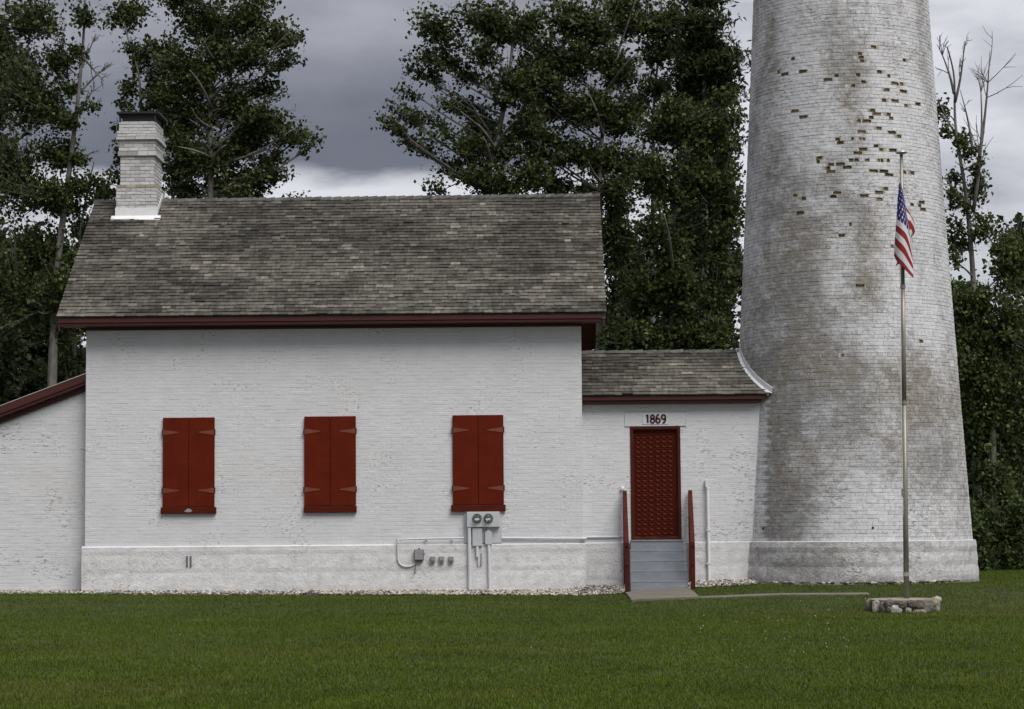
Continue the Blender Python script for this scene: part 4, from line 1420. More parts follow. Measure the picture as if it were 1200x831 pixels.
# flag hanging limp in folds: control grid of photo pixels plus depth, u along the fly, v down the hoist
flagm = {}
for nm, cl in (('flag_red', (0.235, 0.026, 0.026)), ('flag_white', (0.60, 0.585, 0.60)), ('flag_blue', (0.025, 0.025, 0.13))):
    mm = plain_mat(nm, cl, 0.75, var=0.08, scale=30, bump_s=0.25, bump_scale=300, spec=0.15)
    flagm[nm] = mm
U_ = [0.0, 0.12, 0.26, 0.40, 0.55, 0.68, 0.82, 1.0]
V_ = [0.0, 0.27, 0.54, 0.78, 1.0]
G = [  # (px, py, depth) for each u, listed down v
    [(1054.0, 214, 0.0), (1051.5, 236, -.03), (1050.0, 257, -.05), (1048.6, 279, -.03), (1047.8, 300, 0.0)],
    [(1055.0, 217, -.05), (1055.5, 240, -.12), (1055.0, 262, -.14), (1052.5, 285, -.12), (1051.0, 308, -.08)],
    [(1057.0, 222, -.02), (1059.5, 244, -.07), (1061.0, 268, -.11), (1058.5, 292, -.13), (1056.5, 314, -.12)],
    [(1059.0, 229, .03), (1062.0, 250, -.01), (1065.5, 281, -.06), (1064.5, 303, -.10), (1063.0, 321, -.12)],
    [(1061.5, 236, .08), (1064.5, 252, .07), (1068.5, 296, .00), (1069.3, 312, -.04), (1069.3, 326, -.08)],
    [(1064.5, 243, .12), (1069.0, 256, .11), (1067.0, 284, .10), (1064.5, 300, .08), (1062.0, 312, .05)],
    [(1069.0, 251, .14), (1074.0, 269, .12), (1064.0, 280, .15), (1060.0, 296, .14), (1056.0, 308, .10)],
    [(1063.0, 258, .20), (1065.5, 279, .20), (1061.0, 286, .20), (1055.0, 300, .17), (1051.0, 311, .12)]]
G = np.array(G, float)


def crow(a, t):
    """Catmull-Rom along axis 0 of samples a at knots given by index t"""
    n_ = len(a)
    i = min(int(t), n_ - 2)
    f_ = t - i
    p0, p1, p2, p3 = a[max(i - 1, 0)], a[i], a[i + 1], a[min(i + 2, n_ - 1)]
    return 0.5 * (2 * p1 + (p2 - p0) * f_ + (2 * p0 - 5 * p1 + 4 * p2 - p3) * f_ ** 2 + (3 * p1 - p0 - 3 * p2 + p3) * f_ ** 3)


NU, NV = 66, 52
fv, ff, fmi = [], [], []
off_ = np.array([0.0, FY - 0.05])
for i in range(NU + 1):
    ti = float(np.interp(i / NU, U_, range(len(U_))))
    colm = crow(G, ti)
    for j in range(NV + 1):
        tj = float(np.interp(j / NV, V_, range(len(V_))))
        q_ = crow(colm, tj)
        p_ = P(q_[0], q_[1], FY - 0.05)
        fv.append((p_[0], FY - 0.05 + q_[2], p_[2]))
for i in range(NU):
    for j in range(NV):
        a = i * (NV + 1) + j
        ff.append((a, a + NV + 1, a + NV + 2, a + 1))
        u_, v_ = (i + 0.5) / NU, (j + 0.5) / NV
        if u_ < 0.4 and v_ < 7 / 13:
            cu, cv = int(u_ / 0.4 * 22), int(v_ / (7 / 13) * 18)
            star = (cu % 2 == 1 and cv % 2 == 1 and ((cu // 2) + (cv // 2)) % 2 == 0)
            fmi.append(1 if star else 2)
        else:
            fmi.append(0 if int(v_ * 13) % 2 == 0 else 1)
fm = bpy.data.meshes.new('flag')
fm.from_pydata(fv, [], ff)
for nm in ('flag_red', 'flag_white', 'flag_blue'):
    fm.materials.append(flagm[nm])
fm.polygons.foreach_set('material_index', fmi)
fm.polygons.foreach_set('use_smooth', [True] * len(fm.polygons))
fm.update()
fo_ = bpy.data.objects.new('flag', fm)
md = fo_.modifiers.new('cloth_thickness', 'SOLIDIFY')
md.thickness = 0.003
link(fo_)
tag(fo_, 'limp striped flag with starred blue corner hanging on the flagpole', 'flag')

# ------------------------------------------------------------------ gravel along the walls
gr = MB()
ico = np.array([(0, 0, 1), (0.894, 0, 0.447), (0.276, 0.851, 0.447), (-0.724, 0.526, 0.447), (-0.724, -0.526, 0.447), (0.276, -0.851, 0.447),
                (0.724, 0.526, -0.447), (-0.276, 0.851, -0.447), (-0.894, 0, -0.447), (-0.276, -0.851, -0.447), (0.724, -0.526, -0.447), (0, 0, -1)])
icf = [(0, 1, 2), (0, 2, 3), (0, 3, 4), (0, 4, 5), (0, 5, 1), (1, 6, 2), (2, 7, 3), (3, 8, 4), (4, 9, 5), (5, 10, 1), (6, 7, 2), (7, 8, 3), (8, 9, 4), (9, 10, 5), (10, 6, 1), (11, 7, 6), (11, 8, 7), (11, 9, 8), (11, 10, 9), (11, 6, 10)]


def gravel_edge(x):
    """depth of the grass edge in front of the walls"""
    return float(np.interp(x, [-13, -9.4, -9.2, -4, -1, 0.9, 1.9, 3.05, 4.2, 4.9], [0.0, -0.10, -0.36, -0.42, -0.5, -0.85, -1.0, -0.45, -0.4, -0.7])) + 0.07 * (float(vnoise(x * 2.2, 3.3, 17, 3)[0]) - 0.5) * 2


def wall_y(x):
    return -0.065 if WX0 < x < WX1 + 0.05 else PY - 0.035


def gravel_z(x, y):
    wy, ge = wall_y(x), gravel_edge(x)
    t_ = np.clip((y - ge) / (wy - ge + 1e-6), 0, 1)
    hi = np.interp(x, [-13, -4, 0.5, 0.95, 1.7, 3.1, 4.6], [0.03, 0.06, 0.09, 0.15, 0.14, 0.10, 0.07])
    return float(gz(x, y)) + 0.0 + hi * t_


for k in range(7000):
    x = rnd.uniform(-12.5, 4.45)
    if x < -4.5 and rnd.random() < 0.35 + 0.4 * float(vnoise(x * 1.7, 0.5, 19, 2)[0]):
        continue
    if 1.85 < x < 3.0:
        continue
    wy, ge = wall_y(x), gravel_edge(x)
    if wy - ge < 0.03:
        continue
    y = wy - 0.01 - (wy - ge) * rnd.random()
    if x > 4.2 and math.hypot(x - TX, y - TY) < 2.68:
        continue
    s_ = rnd.uniform(0.014, 0.034)
    sc = np.array([s_ * rnd.uniform(0.8, 1.5), s_ * rnd.uniform(0.8, 1.3), s_ * rnd.uniform(0.55, 0.9)])
    an = rnd.uniform(0, 6.28)
    q_ = ico * (1 + rng.uniform(-0.18, 0.18, (12, 1))) * sc
    rx_, ry_ = q_[:, 0] * math.cos(an) - q_[:, 1] * math.sin(an), q_[:, 0] * math.sin(an) + q_[:, 1] * math.cos(an)
    z = gravel_z(x, y) + 0.008 + 0.02 * rnd.random()
    tone = rnd.choice([(0.55, 0.53, 0.49), (0.46, 0.42, 0.36), (0.6, 0.58, 0.55), (0.34, 0.30, 0.25), (0.25, 0.23, 0.20), (0.42, 0.35, 0.27), (0.13, 0.12, 0.11), (0.10, 0.09, 0.08), (0.3, 0.27, 0.24)])
    gr.add([(x + a, y + b_, z + c_) for a, b_, c_ in zip(rx_, ry_, q_[:, 2])], icf, tone)
for k in range(170):                                 # a few stones and clods along the tower's foot
    an = rnd.uniform(-1.2, 0.75)
    rr_ = 2.66 + 0.16 * rnd.random()
    x, y = TX + rr_ * math.sin(an), TY - rr_ * math.cos(an)
    s_ = rnd.uniform(0.018, 0.042)
    q_ = ico * (1 + rng.uniform(-0.2, 0.2, (12, 1))) * np.array([s_ * 1.5, s_, s_ * 0.7])
    tone = rnd.choice([(0.5, 0.48, 0.45), (0.4, 0.38, 0.34), (0.12, 0.11, 0.09), (0.09, 0.08, 0.065), (0.09, 0.08, 0.065)])
    gr.add([(x + a, y + b_, float(gz(x, y)) + 0.035 + c_) for a, b_, c_ in q_], icf, tone)
go = gr.build('gravel', M_PEBBLE, kind='stuff', fix=False)
tag(go, 'pale pebble strip along the foot of the white walls', 'gravel')

# ------------------------------------------------------------------ grass
NB = 620000
dist = 18 + (62 - 18) * rng.random(NB) ** 1.25
half = 0.245
lat = (rng.random(NB) * 2 - 1) * (dist * half + 0.6)
bx = CAM[0] - math.sin(PSI) * dist + math.cos(PSI) * lat
by = CAM[1] + dist
keep = ~((bx > WX0 - 0.06) & (bx < WX1 + 0.06) & (by > -0.5) & (by < 7))
ge_x = np.linspace(-14, 5.2, 400)
ge_v = np.array([gravel_edge(x) for x in ge_x])
ge = np.interp(bx, ge_x, ge_v)
keep &= ~((bx > -13.2) & (bx < 4.6) & (by > ge) & (by < 7))
keep &= ~((bx > PX0 + 0.01) & (bx < PX1 - 0.01) & (by > PY0 + 0.015) & (by < 0.3))
keep &= ~((bx >= PX1 - 0.02) & (bx < PXE) & (by > PY0 + 0.02) & (by < PY1))
keep &= ((bx - FX) ** 2 + (by - FY) ** 2) > 0.50 ** 2
keep &= ((bx - TX) ** 2 + (by - TY) ** 2) > 2.70 ** 2
bx, by = bx[keep], by[keep]
nb_ = len(bx)
bz = gz(bx, by) - 0.015
h = rng.uniform(0.02, 0.042, nb_) * (0.8 + 0.5 * vnoise(bx * 0.8, by * 0.8, 33, 3))
edge_d = np.where((bx > -13) & (bx < 4.9), np.interp(bx, ge_x, ge_v) - by, 9.0)
edge_d = np.minimum(edge_d, np.hypot(bx - FX, by - FY) - 0.52)
edge_d = np.minimum(edge_d, np.hypot(bx - TX, by - TY) - 2.66)
h *= 1 + 0.9 * np.clip(1 - edge_d / 0.16, 0, 1) * rng.random(nb_) + 0.35 * (rng.random(nb_) < 0.01)
wd = rng.uniform(0.004, 0.009, nb_)
an = rng.uniform(0, 2 * np.pi, nb_)
ta, tl_ = rng.uniform(0, 2 * np.pi, nb_), rng.uniform(0.1, 0.8, nb_) * h
v3 = np.empty((nb_, 3, 3), np.float32)
v3[:, 0] = np.stack([bx - np.cos(an) * wd, by - np.sin(an) * wd, bz], 1)
v3[:, 1] = np.stack([bx + np.cos(an) * wd, by + np.sin(an) * wd, bz], 1)
v3[:, 2] = np.stack([bx + np.cos(ta) * tl_, by + np.sin(ta) * tl_, bz + h], 1)
pn = vnoise(bx * 0.20, by * 0.8, 35, 5)
pn2 = vnoise(bx * 1.5, by * 1.1, 36, 3)
yel = sstep(0.50, 0.72, pn)[:, None] * 0.45
base = np.array([0.080, 0.118, 0.0110]) * (1 - yel) + np.array([0.118, 0.124, 0.020]) * yel
base = base * (0.62 + 0.42 * pn2[:, None] + 0.34 * vnoise(bx * 0.12, by * 0.9, 38, 4)[:, None]) * rng.uniform(0.88, 1.14, (nb_, 1))
dry = rng.random(nb_) < 0.003
base[dry] = np.array([0.15, 0.14, 0.045])
cl4 = np.ones((nb_, 3, 4), np.float32)
cl4[:, :, :3] = base[:, None, :]


def tri_mesh(name, verts, faces_n, cols, mat, kind=None, parent=None):
    """verts (n, k, 3) as n separate k-gons"""
    n_, k_ = verts.shape[:2]
    me = bpy.data.meshes.new(name)
    me.vertices.add(n_ * k_)
    me.vertices.foreach_set('co', np.ascontiguousarray(verts, np.float32).ravel())
    me.loops.add(n_ * k_)
    me.loops.foreach_set('vertex_index', np.arange(n_ * k_, dtype=np.int32))
    me.polygons.add(n_)
    me.polygons.foreach_set('loop_start', np.arange(0, n_ * k_, k_, dtype=np.int32))
    ca = me.color_attributes.new('Col', 'FLOAT_COLOR', 'POINT')
    ca.data.foreach_set('color', np.ascontiguousarray(cols, np.float32).ravel())
    me.polygons.foreach_set('use_smooth', np.zeros(n_, bool))
    me.update(calc_edges=True)
    me.materials.append(mat)
    return link(bpy.data.objects.new(name, me), parent, kind)


go = tri_mesh('grass', v3, nb_, cl4, M_BLADE, 'stuff')
tag(go, 'short mown green lawn in front of the buildings', 'grass')
# white clover heads
cv_ = MB()
for k in range(45):
    pxx, pyy = (rnd.uniform(820, 1000), rnd.uniform(700, 760)) if rnd.random() < 0.7 else (rnd.uniform(50, 1150), rnd.uniform(702, 780))
    d = fwd + (pxx - CX) / F * RGT + (CY - pyy) / F * UPV
    tt = (-0.05 - CAM[2]) / d[2]
    q_ = CAM + tt * d
    if q_[1] > -1.2:
        continue
    s_ = rnd.uniform(0.005, 0.010)
    g_ = ico * s_ + np.array([q_[0], q_[1], float(gz(q_[0], q_[1])) + 0.05])
    cv_.add([tuple(a) for a in g_], icf, (0.5, 0.5, 0.46))
co_ = cv_.build('clover_flowers', M_PEBBLE, kind='stuff', fix=False)
tag(co_, 'tiny white clover heads scattered over the lawn', 'flowers')


# ------------------------------------------------------------------ trees
def bez(p0, p1, p2, n_):
    t = np.linspace(0, 1, n_)[:, None]
    return (1 - t) ** 2 * p0 + 2 * t * (1 - t) * p1 + t ** 2 * p2


def tree(name, label, Y, trunk, blobs, seed, leaf=0.108, dens=1.0, tone=(0.042, 0.055, 0.0165), bare=(), r0=0.16, group='trees behind the buildings', conif=False, cat='tree', light=0.16, fill=0.0, near=()):
    """trunk: photo pixels from the base up; blobs: (px, py, rx, ry) foliage masses on limbs; all at depth about Y"""
    r = np.random.default_rng(seed)
    sc = (Y - CAM[1]) / F                              # metres per photo pixel at this depth
    tp = [P(a, b_, Y + dy) for (a, b_), dy in zip(trunk, r.uniform(-0.15, 0.15, len(trunk)))]
    g0 = float(gz(tp[0][0], Y))
    tp = [np.array([tp[0][0], Y, g0 - 0.1])] + [p for p in tp if p[2] > g0 + 0.3]
    # smooth trunk
    kn = np.array(tp)
    ts = np.linspace(0, len(kn) - 1, max(8, len(kn) * 5))
    tr = np.array([crow(kn, float(t)) for t in ts])
    hgt = tr[:, 2]
    root = thing(name, label, cat, (tr[0][0], Y, g0), group)
    wood = MB()
    rad = r0 * (1 - 0.95 * (hgt - hgt[0]) / (hgt[-1] - hgt[0] + 1e-6)) + 0.012
    wood.tube(tr, list(rad), 9)
    LV, LC = [], []
    blobs = list(blobs)
    for bq in list(blobs):                             # smaller boughs between the main ones
        if r.random() < fill:
            blobs.append((bq[0] + r.uniform(-1, 1) * bq[2], bq[1] + r.uniform(-1.1, 1.1) * bq[3], bq[2] * 0.6, bq[3] * 0.6))
    for bi, (bx_, by_, rx_, ry_) in enumerate(blobs):
        dep = Y + r.uniform(-1, 1) * max(0.5, min(1.6, rx_ * sc * 0.5))
        c_ = P(bx_, by_, dep)
        rx_m, ry_m = rx_ * sc, ry_ * sc
        rd = max(rx_m, ry_m) * 0.75
        # limb from the trunk
        hd = math.hypot(c_[0] - np.interp(c_[2], hgt, tr[:, 0]), c_[1] - Y)
        za = np.clip(c_[2] - 0.55 * hd - 0.25 * ry_m, hgt[0] + 0.25 * (hgt[-1] - hgt[0]), hgt[-1] - 0.2)
        k_ = int(np.argmin(abs(hgt - za)))
        st_ = tr[k_]
        mid = (st_ + c_) / 2 + np.array([0, 0, -0.10 * hd]) + r.uniform(-0.25, 0.25, 3)
        limb = bez(st_, mid, c_ + r.uniform(-0.2, 0.2, 3), 9)
        lr = max(0.02, min(rad[k_] * 0.5, 0.018 + 0.02 * hd))
        wood.tube(limb, list(np.linspace(lr, 0.012, 9)), 6)
        area = rx_ * ry_ * math.pi * (sc / 0.0225) ** 2
        n_at = max(6, int(area / 43.0 * dens))
        for a in range(n_at):
            d = r.normal(size=3)
            d /= np.linalg.norm(d)
            spray = r.random() < 0.28
            d = d * (r.uniform(1.0, 1.38) if spray else r.random() ** 0.42)
            p = c_ + d * np.array([rx_m, rd, ry_m])
            kk = int(np.argmin(((limb[2:] - p) ** 2).sum(1))) + 2
            kk = max(2, kk - 2)
            s_ = limb[kk]
            m_ = (s_ + p) / 2 + np.array([0, 0, -0.05]) + r.uniform(-0.12, 0.12, 3)
            tw = bez(s_, m_, p, 5)
            if a % 2 == 0 or spray:
                wood.tube(tw, [0.013, 0.011, 0.009, 0.007, 0.004], 4, caps=False)
            nl = int(r.integers(18, 30) * (1.6 if conif else 1.0) * (0.6 if spray else 1.0))
            tt = r.uniform(0.35, 1.0, nl)
            base_ = (1 - tt)[:, None] ** 2 * s_ + 2 * (tt * (1 - tt))[:, None] * m_ + (tt ** 2)[:, None] * p
            spread = (0.085 if spray else 0.105) if not conif else 0.2
            off_ = r.normal(size=(nl, 3)) * np.array([spread, spread, spread * 0.75])
            if conif:
                off_[:, 2] *= 0.5
            LV.append(base_ + off_ * (0.4 + tt[:, None]))
            k = r.uniform(0.75, 1.25) * (0.85 + 0.3 * r.random())
            lc = np.array(tone)[None, :] * k * r.uniform(0.7, 1.35, (nl, 1))
            hi = r.random(nl) < light
            lc[hi] = lc[hi] * np.array([2.0, 1.95, 1.6])
            LC.append(lc)
    for (x0_, y0_), (x1_, y1_) in near:                # pale boughs standing out in front of the foliage
        a_, b_ = P(x0_, y0_, Y - 0.15), P(x1_, y1_, Y - r.uniform(1.0, 1.6))
        lb = bez(a_, (a_ + b_) / 2 + np.array([0, -0.5, 0]) + r.uniform(-0.15, 0.15, 3), b_, 9)
        wood.tube(lb, list(np.linspace(0.05, 0.014, 9)), 6)
    for (x0_, y0_), (x1_, y1_), nt_ in bare:           # leafless limbs with twigs
        a_, b_ = P(x0_, y0_, Y), P(x1_, y1_, Y + r.uniform(-0.4, 0.4))
        ln_ = np.linalg.norm(b_ - a_)
        mid = (a_ + b_) / 2 + r.uniform(-0.12, 0.12, 3) * ln_ * 0.6
        lb = bez(a_, mid, b_, 9)
        wood.tube(lb, list(np.linspace(0.03 + 0.008 * ln_, 0.008, 9)), 6)
        for q in range(nt_):
            k_ = int(r.integers(2, 8))
            dr = (lb[k_] - lb[k_ - 1])
            dr = dr / (np.linalg.norm(dr) + 1e-6) + r.uniform(-0.9, 0.9, 3) + np.array([0, 0, 0.25])
            L_ = ln_ * r.uniform(0.15, 0.4)
            e_ = lb[k_] + dr / np.linalg.norm(dr) * L_
            twb = bez(lb[k_], (lb[k_] + e_) / 2 + r.uniform(-0.1, 0.1, 3) * L_, e_, 5)
            wood.tube(twb, [0.014, 0.012, 0.010, 0.008, 0.005], 4, caps=False)
            for q2 in range(2):
                dr2 = dr / np.linalg.norm(dr) + r.uniform(-0.8, 0.8, 3)
                s2 = twb[int(r.integers(1, 4))]
                e2 = s2 + dr2 / np.linalg.norm(dr2) * L_ * 0.45
                wood.tube([s2, (s2 + e2) / 2 + r.uniform(-0.04, 0.04, 3), e2], [0.009, 0.007, 0.004], 4, caps=False)
    wood.build('trunk', M_BARK, root, smooth=True, fix=False)
    if LV:
        LV, LC = np.concatenate(LV), np.concatenate(LC)
        n_ = len(LV)
        ax = r.normal(size=(n_, 3)) + np.array([0, 0, -0.25])
        ax /= np.linalg.norm(ax, axis=1)[:, None]
        nr_ = r.normal(size=(n_, 3)) + np.array([0, -0.35, 0.55])
        sd_ = np.cross(ax, nr_)
        sd_ /= np.linalg.norm(sd_, axis=1)[:, None] + 1e-6
        up_ = np.cross(sd_, ax)
        s_ = leaf * r.uniform(0.55, 1.4, (n_, 1))
        wl = (0.40 if not conif else 0.16)
        q4 = np.empty((n_, 4, 3), np.float32)
        q4[:, 0] = LV - ax * s_ * 0.5
        q4[:, 1] = LV + sd_ * s_ * wl - ax * s_ * 0.08 + up_ * s_ * 0.10
        q4[:, 2] = LV + ax * s_ * 0.55
        q4[:, 3] = LV - sd_ * s_ * wl - ax * s_ * 0.08 + up_ * s_ * 0.10
        c4 = np.ones((n_, 4, 4), np.float32)
        c4[:, :, :3] = LC[:, None, :]
        tri_mesh('crown', q4, n_, c4, M_LEAF, None, root)
    return root


G1 = 'broadleaf trees behind the buildings'
tree('poplar_tree', 'leafy poplar with bare top twigs at the far left edge', 14, [(60, 690), (60, 500), (66, 330), (80, 210), (92, 110), (98, 40), (100, -20)],
     [(62, 70, 22, 30), (55, 125, 26, 30), (66, 178, 32, 24), (90, 182, 20, 9), (58, 225, 34, 26), (82, 240, 22, 18), (45, 285, 40, 38), (88, 300, 18, 22), (70, 335, 34, 32), (20, 100, 34, 60), (10, 200, 36, 60),
      (30, 15, 40, 30), (5, 330, 40, 60), (95, 215, 24, 12), (113, 213, 15, 9), (60, 385, 36, 26), (108, 125, 12, 7), (82, 140, 14, 12), (90, 62, 10, 16), (97, 18, 14, 18), (78, 100, 14, 14)], 101, r0=0.17,
     bare=[((92, 110), (128, 75), 8), ((95, 80), (112, 40), 7), ((96, 65), (122, 95), 7), ((90, 135), (112, 100), 5), ((86, 190), (112, 176), 3)], group=G1, dens=0.95)
tree('poplar_tree', 'slim poplar standing between left roof edge and leftmost tree', 17, [(86, 690), (87, 450), (88, 360), (96, 260), (110, 190)],
     [(100, 265, 20, 24), (85, 420, 24, 28), (92, 370, 20, 26), (60, 440, 30, 22), (120, 225, 16, 14), (105, 320, 14, 24), (75, 470, 30, 20)], 102, r0=0.13, group=G1, dens=1.1, tone=(0.036, 0.05, 0.017))
tree('poplar_tree', 'large leafy tree rising behind the chimney with pale trunk', 13, [(247, 690), (247, 236), (246, 150), (248, 80), (254, 20), (258, -40)],
     [(215, 75, 38, 34), (262, 62, 40, 34), (300, 60, 32, 26), (332, 72, 16, 9), (345, 62, 12, 8), (318, 98, 22, 14), (225, 130, 40, 34), (278, 118, 36, 30), (318, 142, 30, 18), (352, 152, 18, 9), (368, 160, 10, 6),
      (290, 168, 36, 22), (325, 180, 18, 10), (235, 185, 44, 30), (275, 210, 44, 22), (318, 208, 20, 10), (335, 200, 9, 5), (215, 222, 34, 18), (290, 228, 40, 10), (345, 232, 22, 5), (240, 20, 50, 34), (300, 15, 36, 30),
      (205, 160, 20, 30), (330, 35, 26, 18), (342, 48, 12, 8), (312, 125, 12, 9)], 103, r0=0.19,
     bare=[((248, 130), (205, 95), 4), ((247, 190), (225, 165), 3), ((250, 110), (285, 90), 3), ((247, 160), (222, 140), 3), ((255, 60), (278, 40), 3)], group=G1, dens=1.0, light=0.12, fill=0.4, near=[((248, 128), (222, 82)), ((247, 150), (226, 128)), ((247, 185), (208, 172)), ((250, 70), (240, 48)), ((247, 120), (268, 95)), ((247, 200), (265, 170))])
tree('poplar_tree', 'young tree with thin pale stem just left of the big one by chimney', 15, [(163, 690), (163, 200), (165, 130), (162, 85), (150, 45), (140, 0)],
     [(168, 62, 22, 20), (148, 52, 10, 6), (190, 95, 22, 26), (152, 100, 12, 16), (145, 122, 9, 12), (176, 120, 16, 14), (142, 175, 10, 14), (135, 205, 13, 12), (128, 225, 14, 10), (200, 60, 20, 24), (150, 15, 30, 24), (196, 140, 14, 24), (140, 150, 8, 8), (138, 186, 12, 10)],
     104, r0=0.10, group=G1, dens=0.9)
tree('poplar_tree', 'open crowned poplar right of the cloudy gap over the ridge', 13, [(572, 690), (572, 232), (576, 190), (590, 130), (600, 60), (604, -30)],
     [(492, 62, 20, 12), (478, 78, 9, 8), (500, 85, 16, 10), (520, 62, 22, 14), (470, 104, 10, 6), (462, 122, 12, 8), (452, 140, 12, 6), (478, 132, 18, 9), (500, 134, 12, 7), (470, 160, 16, 7), (492, 165, 20, 9), (515, 150, 14, 9), (520, 118, 10, 10),
      (548, 86, 22, 18), (560, 60, 26, 18), (540, 120, 20, 16), (560, 140, 26, 20), (545, 168, 28, 18), (525, 195, 26, 12), (505, 212, 14, 8), (560, 200, 34, 18), (590, 170, 28, 30), (600, 100, 34, 32), (610, 210, 30, 18), (580, 220, 34, 10), (570, 20, 50, 30), (510, 25, 34, 24), (625, 140, 24, 30), (628, 80, 22, 28), (632, 190, 22, 26), (622, 30, 30, 26)],
     105, r0=0.17, bare=[((585, 170), (545, 110), 4), ((575, 195), (520, 222), 3), ((572, 225), (590, 195), 2)], group=G1, dens=0.92, light=0.1, fill=0.25, near=[((575, 200), (566, 160)), ((580, 175), (560, 145)), ((580, 180), (605, 140))])
tree('poplar_tree', 'tall poplar with two pale trunks at the right ridge end', 14, [(703, 690), (703, 232), (705, 170), (712, 100), (728, 50), (745, 0)],
     [(650, 70, 34, 30), (690, 60, 36, 30), (735, 80, 30, 26), (650, 125, 32, 28), (690, 120, 36, 30), (730, 135, 30, 28), (665, 175, 34, 24), (705, 185, 32, 26), (650, 215, 34, 16), (690, 225, 30, 12), (735, 200, 28, 36), (668, 20, 50, 30), (730, 15, 40, 30), (718, 280, 15, 28), (730, 330, 22, 26), (722, 250, 14, 22), (728, 300, 20, 20), (720, 222, 16, 16), (712, 268, 9, 14), (615, 100, 16, 26), (620, 160, 16, 26)],
     106, r0=0.16, bare=[((706, 150), (752, 60), 5), ((708, 130), (680, 90), 3)], group=G1, dens=1.0, fill=0.8, near=[((706, 160), (690, 110)), ((710, 110), (748, 62)), ((704, 215), (690, 190))])
tree('maple_tree', 'broad leafy tree filling the gap between passage roof and tower', 11.5, [(787, 690), (787, 400), (788, 300), (792, 230), (800, 160), (808, 120)],
     [(770, 150, 26, 30), (805, 150, 34, 34), (845, 150, 22, 34), (770, 210, 34, 36), (815, 215, 36, 36), (852, 215, 18, 32), (765, 275, 34, 34), (805, 285, 36, 36), (848, 280, 22, 34), (755, 340, 34, 34), (800, 345, 36, 34), (845, 340, 26, 34), (742, 390, 30, 26), (785, 392, 36, 24), (835, 390, 32, 26),
      (868, 130, 5, 9), (862, 165, 8, 12), (715, 395, 22, 22), (855, 110, 9, 8), (866, 250, 10, 30)], 107, r0=0.15, group=G1, dens=1.15, tone=(0.047, 0.063, 0.019),
     bare=[((792, 250), (775, 300), 2)], light=0.2, fill=1.0, near=[((789, 320), (778, 250))])
tree('spruce_tree', 'dark dense conifer rising beside the tower top left', 16, [(826, 690), (826, 300), (826, 100), (825, -60)],
     [(825, 50, 30, 14), (832, 72, 34, 12), (822, 92, 34, 12), (835, 110, 32, 10), (820, 128, 36, 12), (825, 25, 26, 16), (825, 0, 22, 16), (850, 62, 16, 6), (854, 84, 14, 6), (850, 104, 14, 6), (802, 70, 14, 14), (805, 105, 14, 14), (825, 155, 36, 16), (825, 185, 36, 16)], 108, r0=0.17, conif=True, tone=(0.030, 0.041, 0.0135), dens=1.5, leaf=0.20, group='conifers', light=0.12)
tree('poplar_tree', 'thin tree behind the broad one, its crown at frame top', 18, [(765, 690), (765, 250), (766, 130), (772, 60), (776, -20)],
     [(770, 60, 28, 22), (775, 100, 26, 20), (760, 25, 34, 26), (792, 50, 18, 20), (745, 120, 20, 20), (790, 20, 24, 24)], 109, r0=0.12, group=G1, bare=[((768, 120), (800, 75), 4), ((768, 140), (805, 100), 4)])
tree('dead_topped_tree', 'half dead tree with bare upper limbs at right of tower', 14, [(1146, 690), (1143, 420), (1140, 320), (1132, 230), (1120, 150), (1118, 90), (1110, 55)],
     [(1100, 130, 7, 18), (1103, 152, 8, 10), (1132, 175, 12, 14), (1128, 160, 7, 8), (1145, 215, 12, 24), (1125, 240, 14, 12), (1150, 265, 16, 24), (1115, 205, 6, 4), (1125, 285, 16, 20), (1112, 262, 8, 12), (1148, 190, 8, 12), (1112, 300, 8, 14), (1115, 225, 8, 8)],
     110, r0=0.13, dens=0.85, group=G1, bare=[((1118, 110), (1098, 52), 6), ((1119, 120), (1130, 48), 6), ((1122, 160), (1100, 118), 4), ((1140, 250), (1148, 90), 7), ((1145, 200), (1160, 60), 7), ((1140, 180), (1125, 105), 5), ((1136, 240), (1105, 208), 3)])
tree('maple_tree', 'dense leafy tree at the right edge beyond the tower', 12, [(1165, 690), (1163, 500), (1160, 400), (1158, 330)],
     [(1140, 350, 26, 22), (1125, 375, 20, 26), (1150, 400, 26, 34), (1132, 430, 20, 34), (1155, 470, 26, 40), (1140, 510, 16, 36), (1160, 560, 24, 44), (1148, 610, 14, 34), (1165, 640, 22, 30), (1185, 380, 34, 50), (1190, 480, 34, 60), (1195, 590, 30, 60), (1190, 300, 26, 40), (1120, 345, 12, 18)],
     111, r0=0.14, group=G1, dens=1.15, tone=(0.05, 0.068, 0.02), light=0.25, fill=0.7)
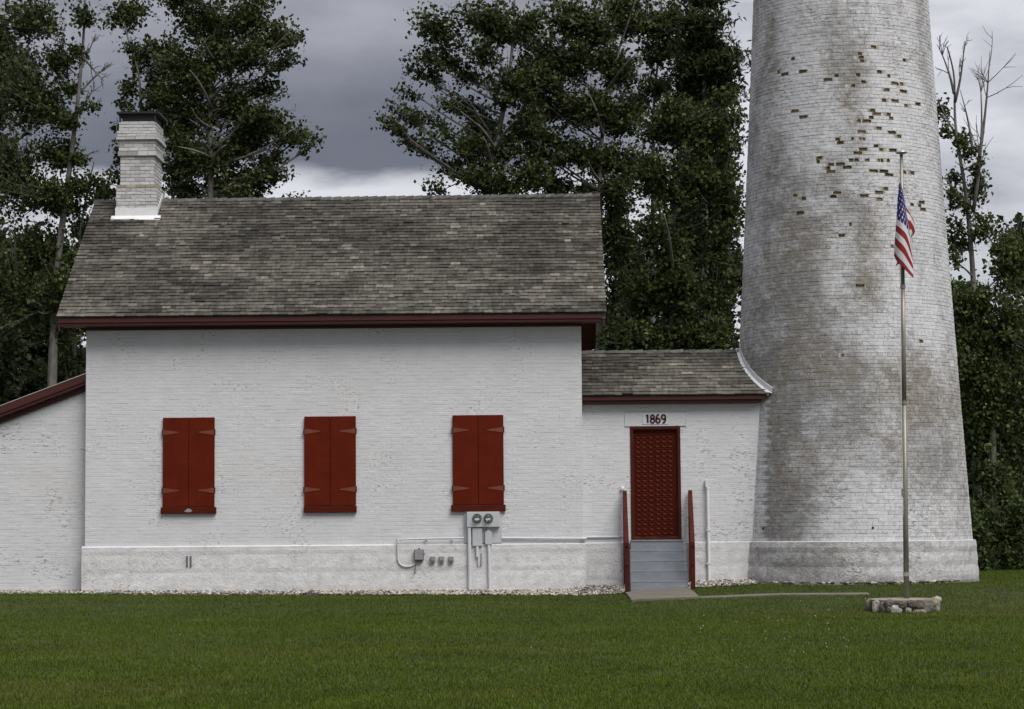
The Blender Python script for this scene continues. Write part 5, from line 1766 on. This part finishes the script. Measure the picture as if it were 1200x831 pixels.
# denser, darker understorey further back, one after another
for k, (px_, Y_, bl_, lab) in enumerate((
        (20, 24, [(20, 300, 50, 40), (60, 350, 44, 40), (10, 390, 50, 50), (70, 420, 40, 40), (45, 470, 50, 30), (-20, 450, 40, 60)], 'dark bushy tree deep behind the lean-to roof'),
        (745, 24, [(735, 300, 26, 30), (760, 330, 34, 36), (735, 370, 36, 36), (770, 395, 40, 30), (725, 405, 30, 26)], 'dark bushy tree deep behind left half of the passage roof'),
        (830, 25, [(800, 260, 30, 40), (840, 240, 28, 40), (810, 330, 44, 40), (855, 320, 26, 44), (830, 385, 46, 36)], 'dark bushy tree deep behind right half of the passage roof'),
        (1150, 25, [(1130, 360, 30, 40), (1160, 420, 40, 50), (1130, 480, 34, 50), (1160, 540, 40, 50), (1135, 600, 30, 40), (1170, 640, 40, 40), (1110, 420, 20, 50)], 'dark bushy tree deep behind right side of the tower'),
        (1215, 22, [(1200, 300, 34, 50), (1220, 400, 40, 60), (1215, 500, 40, 60), (1210, 600, 36, 60)], 'dark bushy tree beyond the right edge of the lawn'),
        (-25, 20, [(-20, 180, 36, 60), (-20, 300, 40, 60), (-15, 420, 40, 60), (-30, 540, 40, 60), (-10, 60, 40, 60)], 'dark bushy tree beyond the left edge of the frame'))):
    tree('understorey_tree', lab, Y_, [(px_, 690), (px_, 560), (px_ + 4, 440), (px_ - 2, 330)], bl_, 140 + k, r0=0.13, dens=0.9, tone=(0.030, 0.042, 0.015), leaf=0.19, group='dark understorey trees', light=0.08)
# low shrubs at the right edge behind the tower
for k, (px_, Y_, bl_, lab) in enumerate(((1135, 9, [(1128, 640, 14, 22), (1145, 625, 16, 30), (1150, 655, 18, 16), (1132, 600, 10, 22)], 'leafy shrub growing close behind the tower foot'), (1175, 10, [(1170, 620, 22, 40), (1185, 655, 24, 20), (1195, 610, 20, 40)], 'leafy shrub at the far right corner of the lawn'))):
    tree('shrub', lab, Y_, [(px_, 690), (px_, 640), (px_ + 3, 600)], bl_, 160 + k, r0=0.05, dens=1.2, group='shrubs beside the tower', cat='shrub', tone=(0.045, 0.064, 0.02))

# far woods closing the horizon behind everything
FW = 60000
fx_ = rng.uniform(-75, 75, FW)
fy_ = 44 + rng.uniform(0, 9, FW)
top_ = 6.2 + 3.4 * vnoise(fx_ * 0.16, fy_ * 0.1, 51, 4)
fz_ = rng.random(FW) ** 0.8 * top_
cen_ = np.stack([fx_, fy_, fz_], 1)
a3, b3 = rng.normal(size=(FW, 3)), rng.normal(size=(FW, 3))
a3 /= np.linalg.norm(a3, axis=1)[:, None]
b3 = np.cross(a3, b3)
b3 /= np.linalg.norm(b3, axis=1)[:, None]
s3 = rng.uniform(0.22, 0.5, (FW, 1))
q4 = np.stack([cen_ - a3 * s3, cen_ + b3 * s3 * 0.6, cen_ + a3 * s3, cen_ - b3 * s3 * 0.6], 1)
c4 = np.ones((FW, 4, 4), np.float32)
c4[:, :, :3] = (np.array([0.034, 0.047, 0.016]) * rng.uniform(0.6, 1.5, (FW, 1)))[:, None, :]
fw = tri_mesh('far_woods', q4, FW, c4, M_LEAF, 'stuff')
tag(fw, 'dark line of distant woods behind the trees', 'woods')
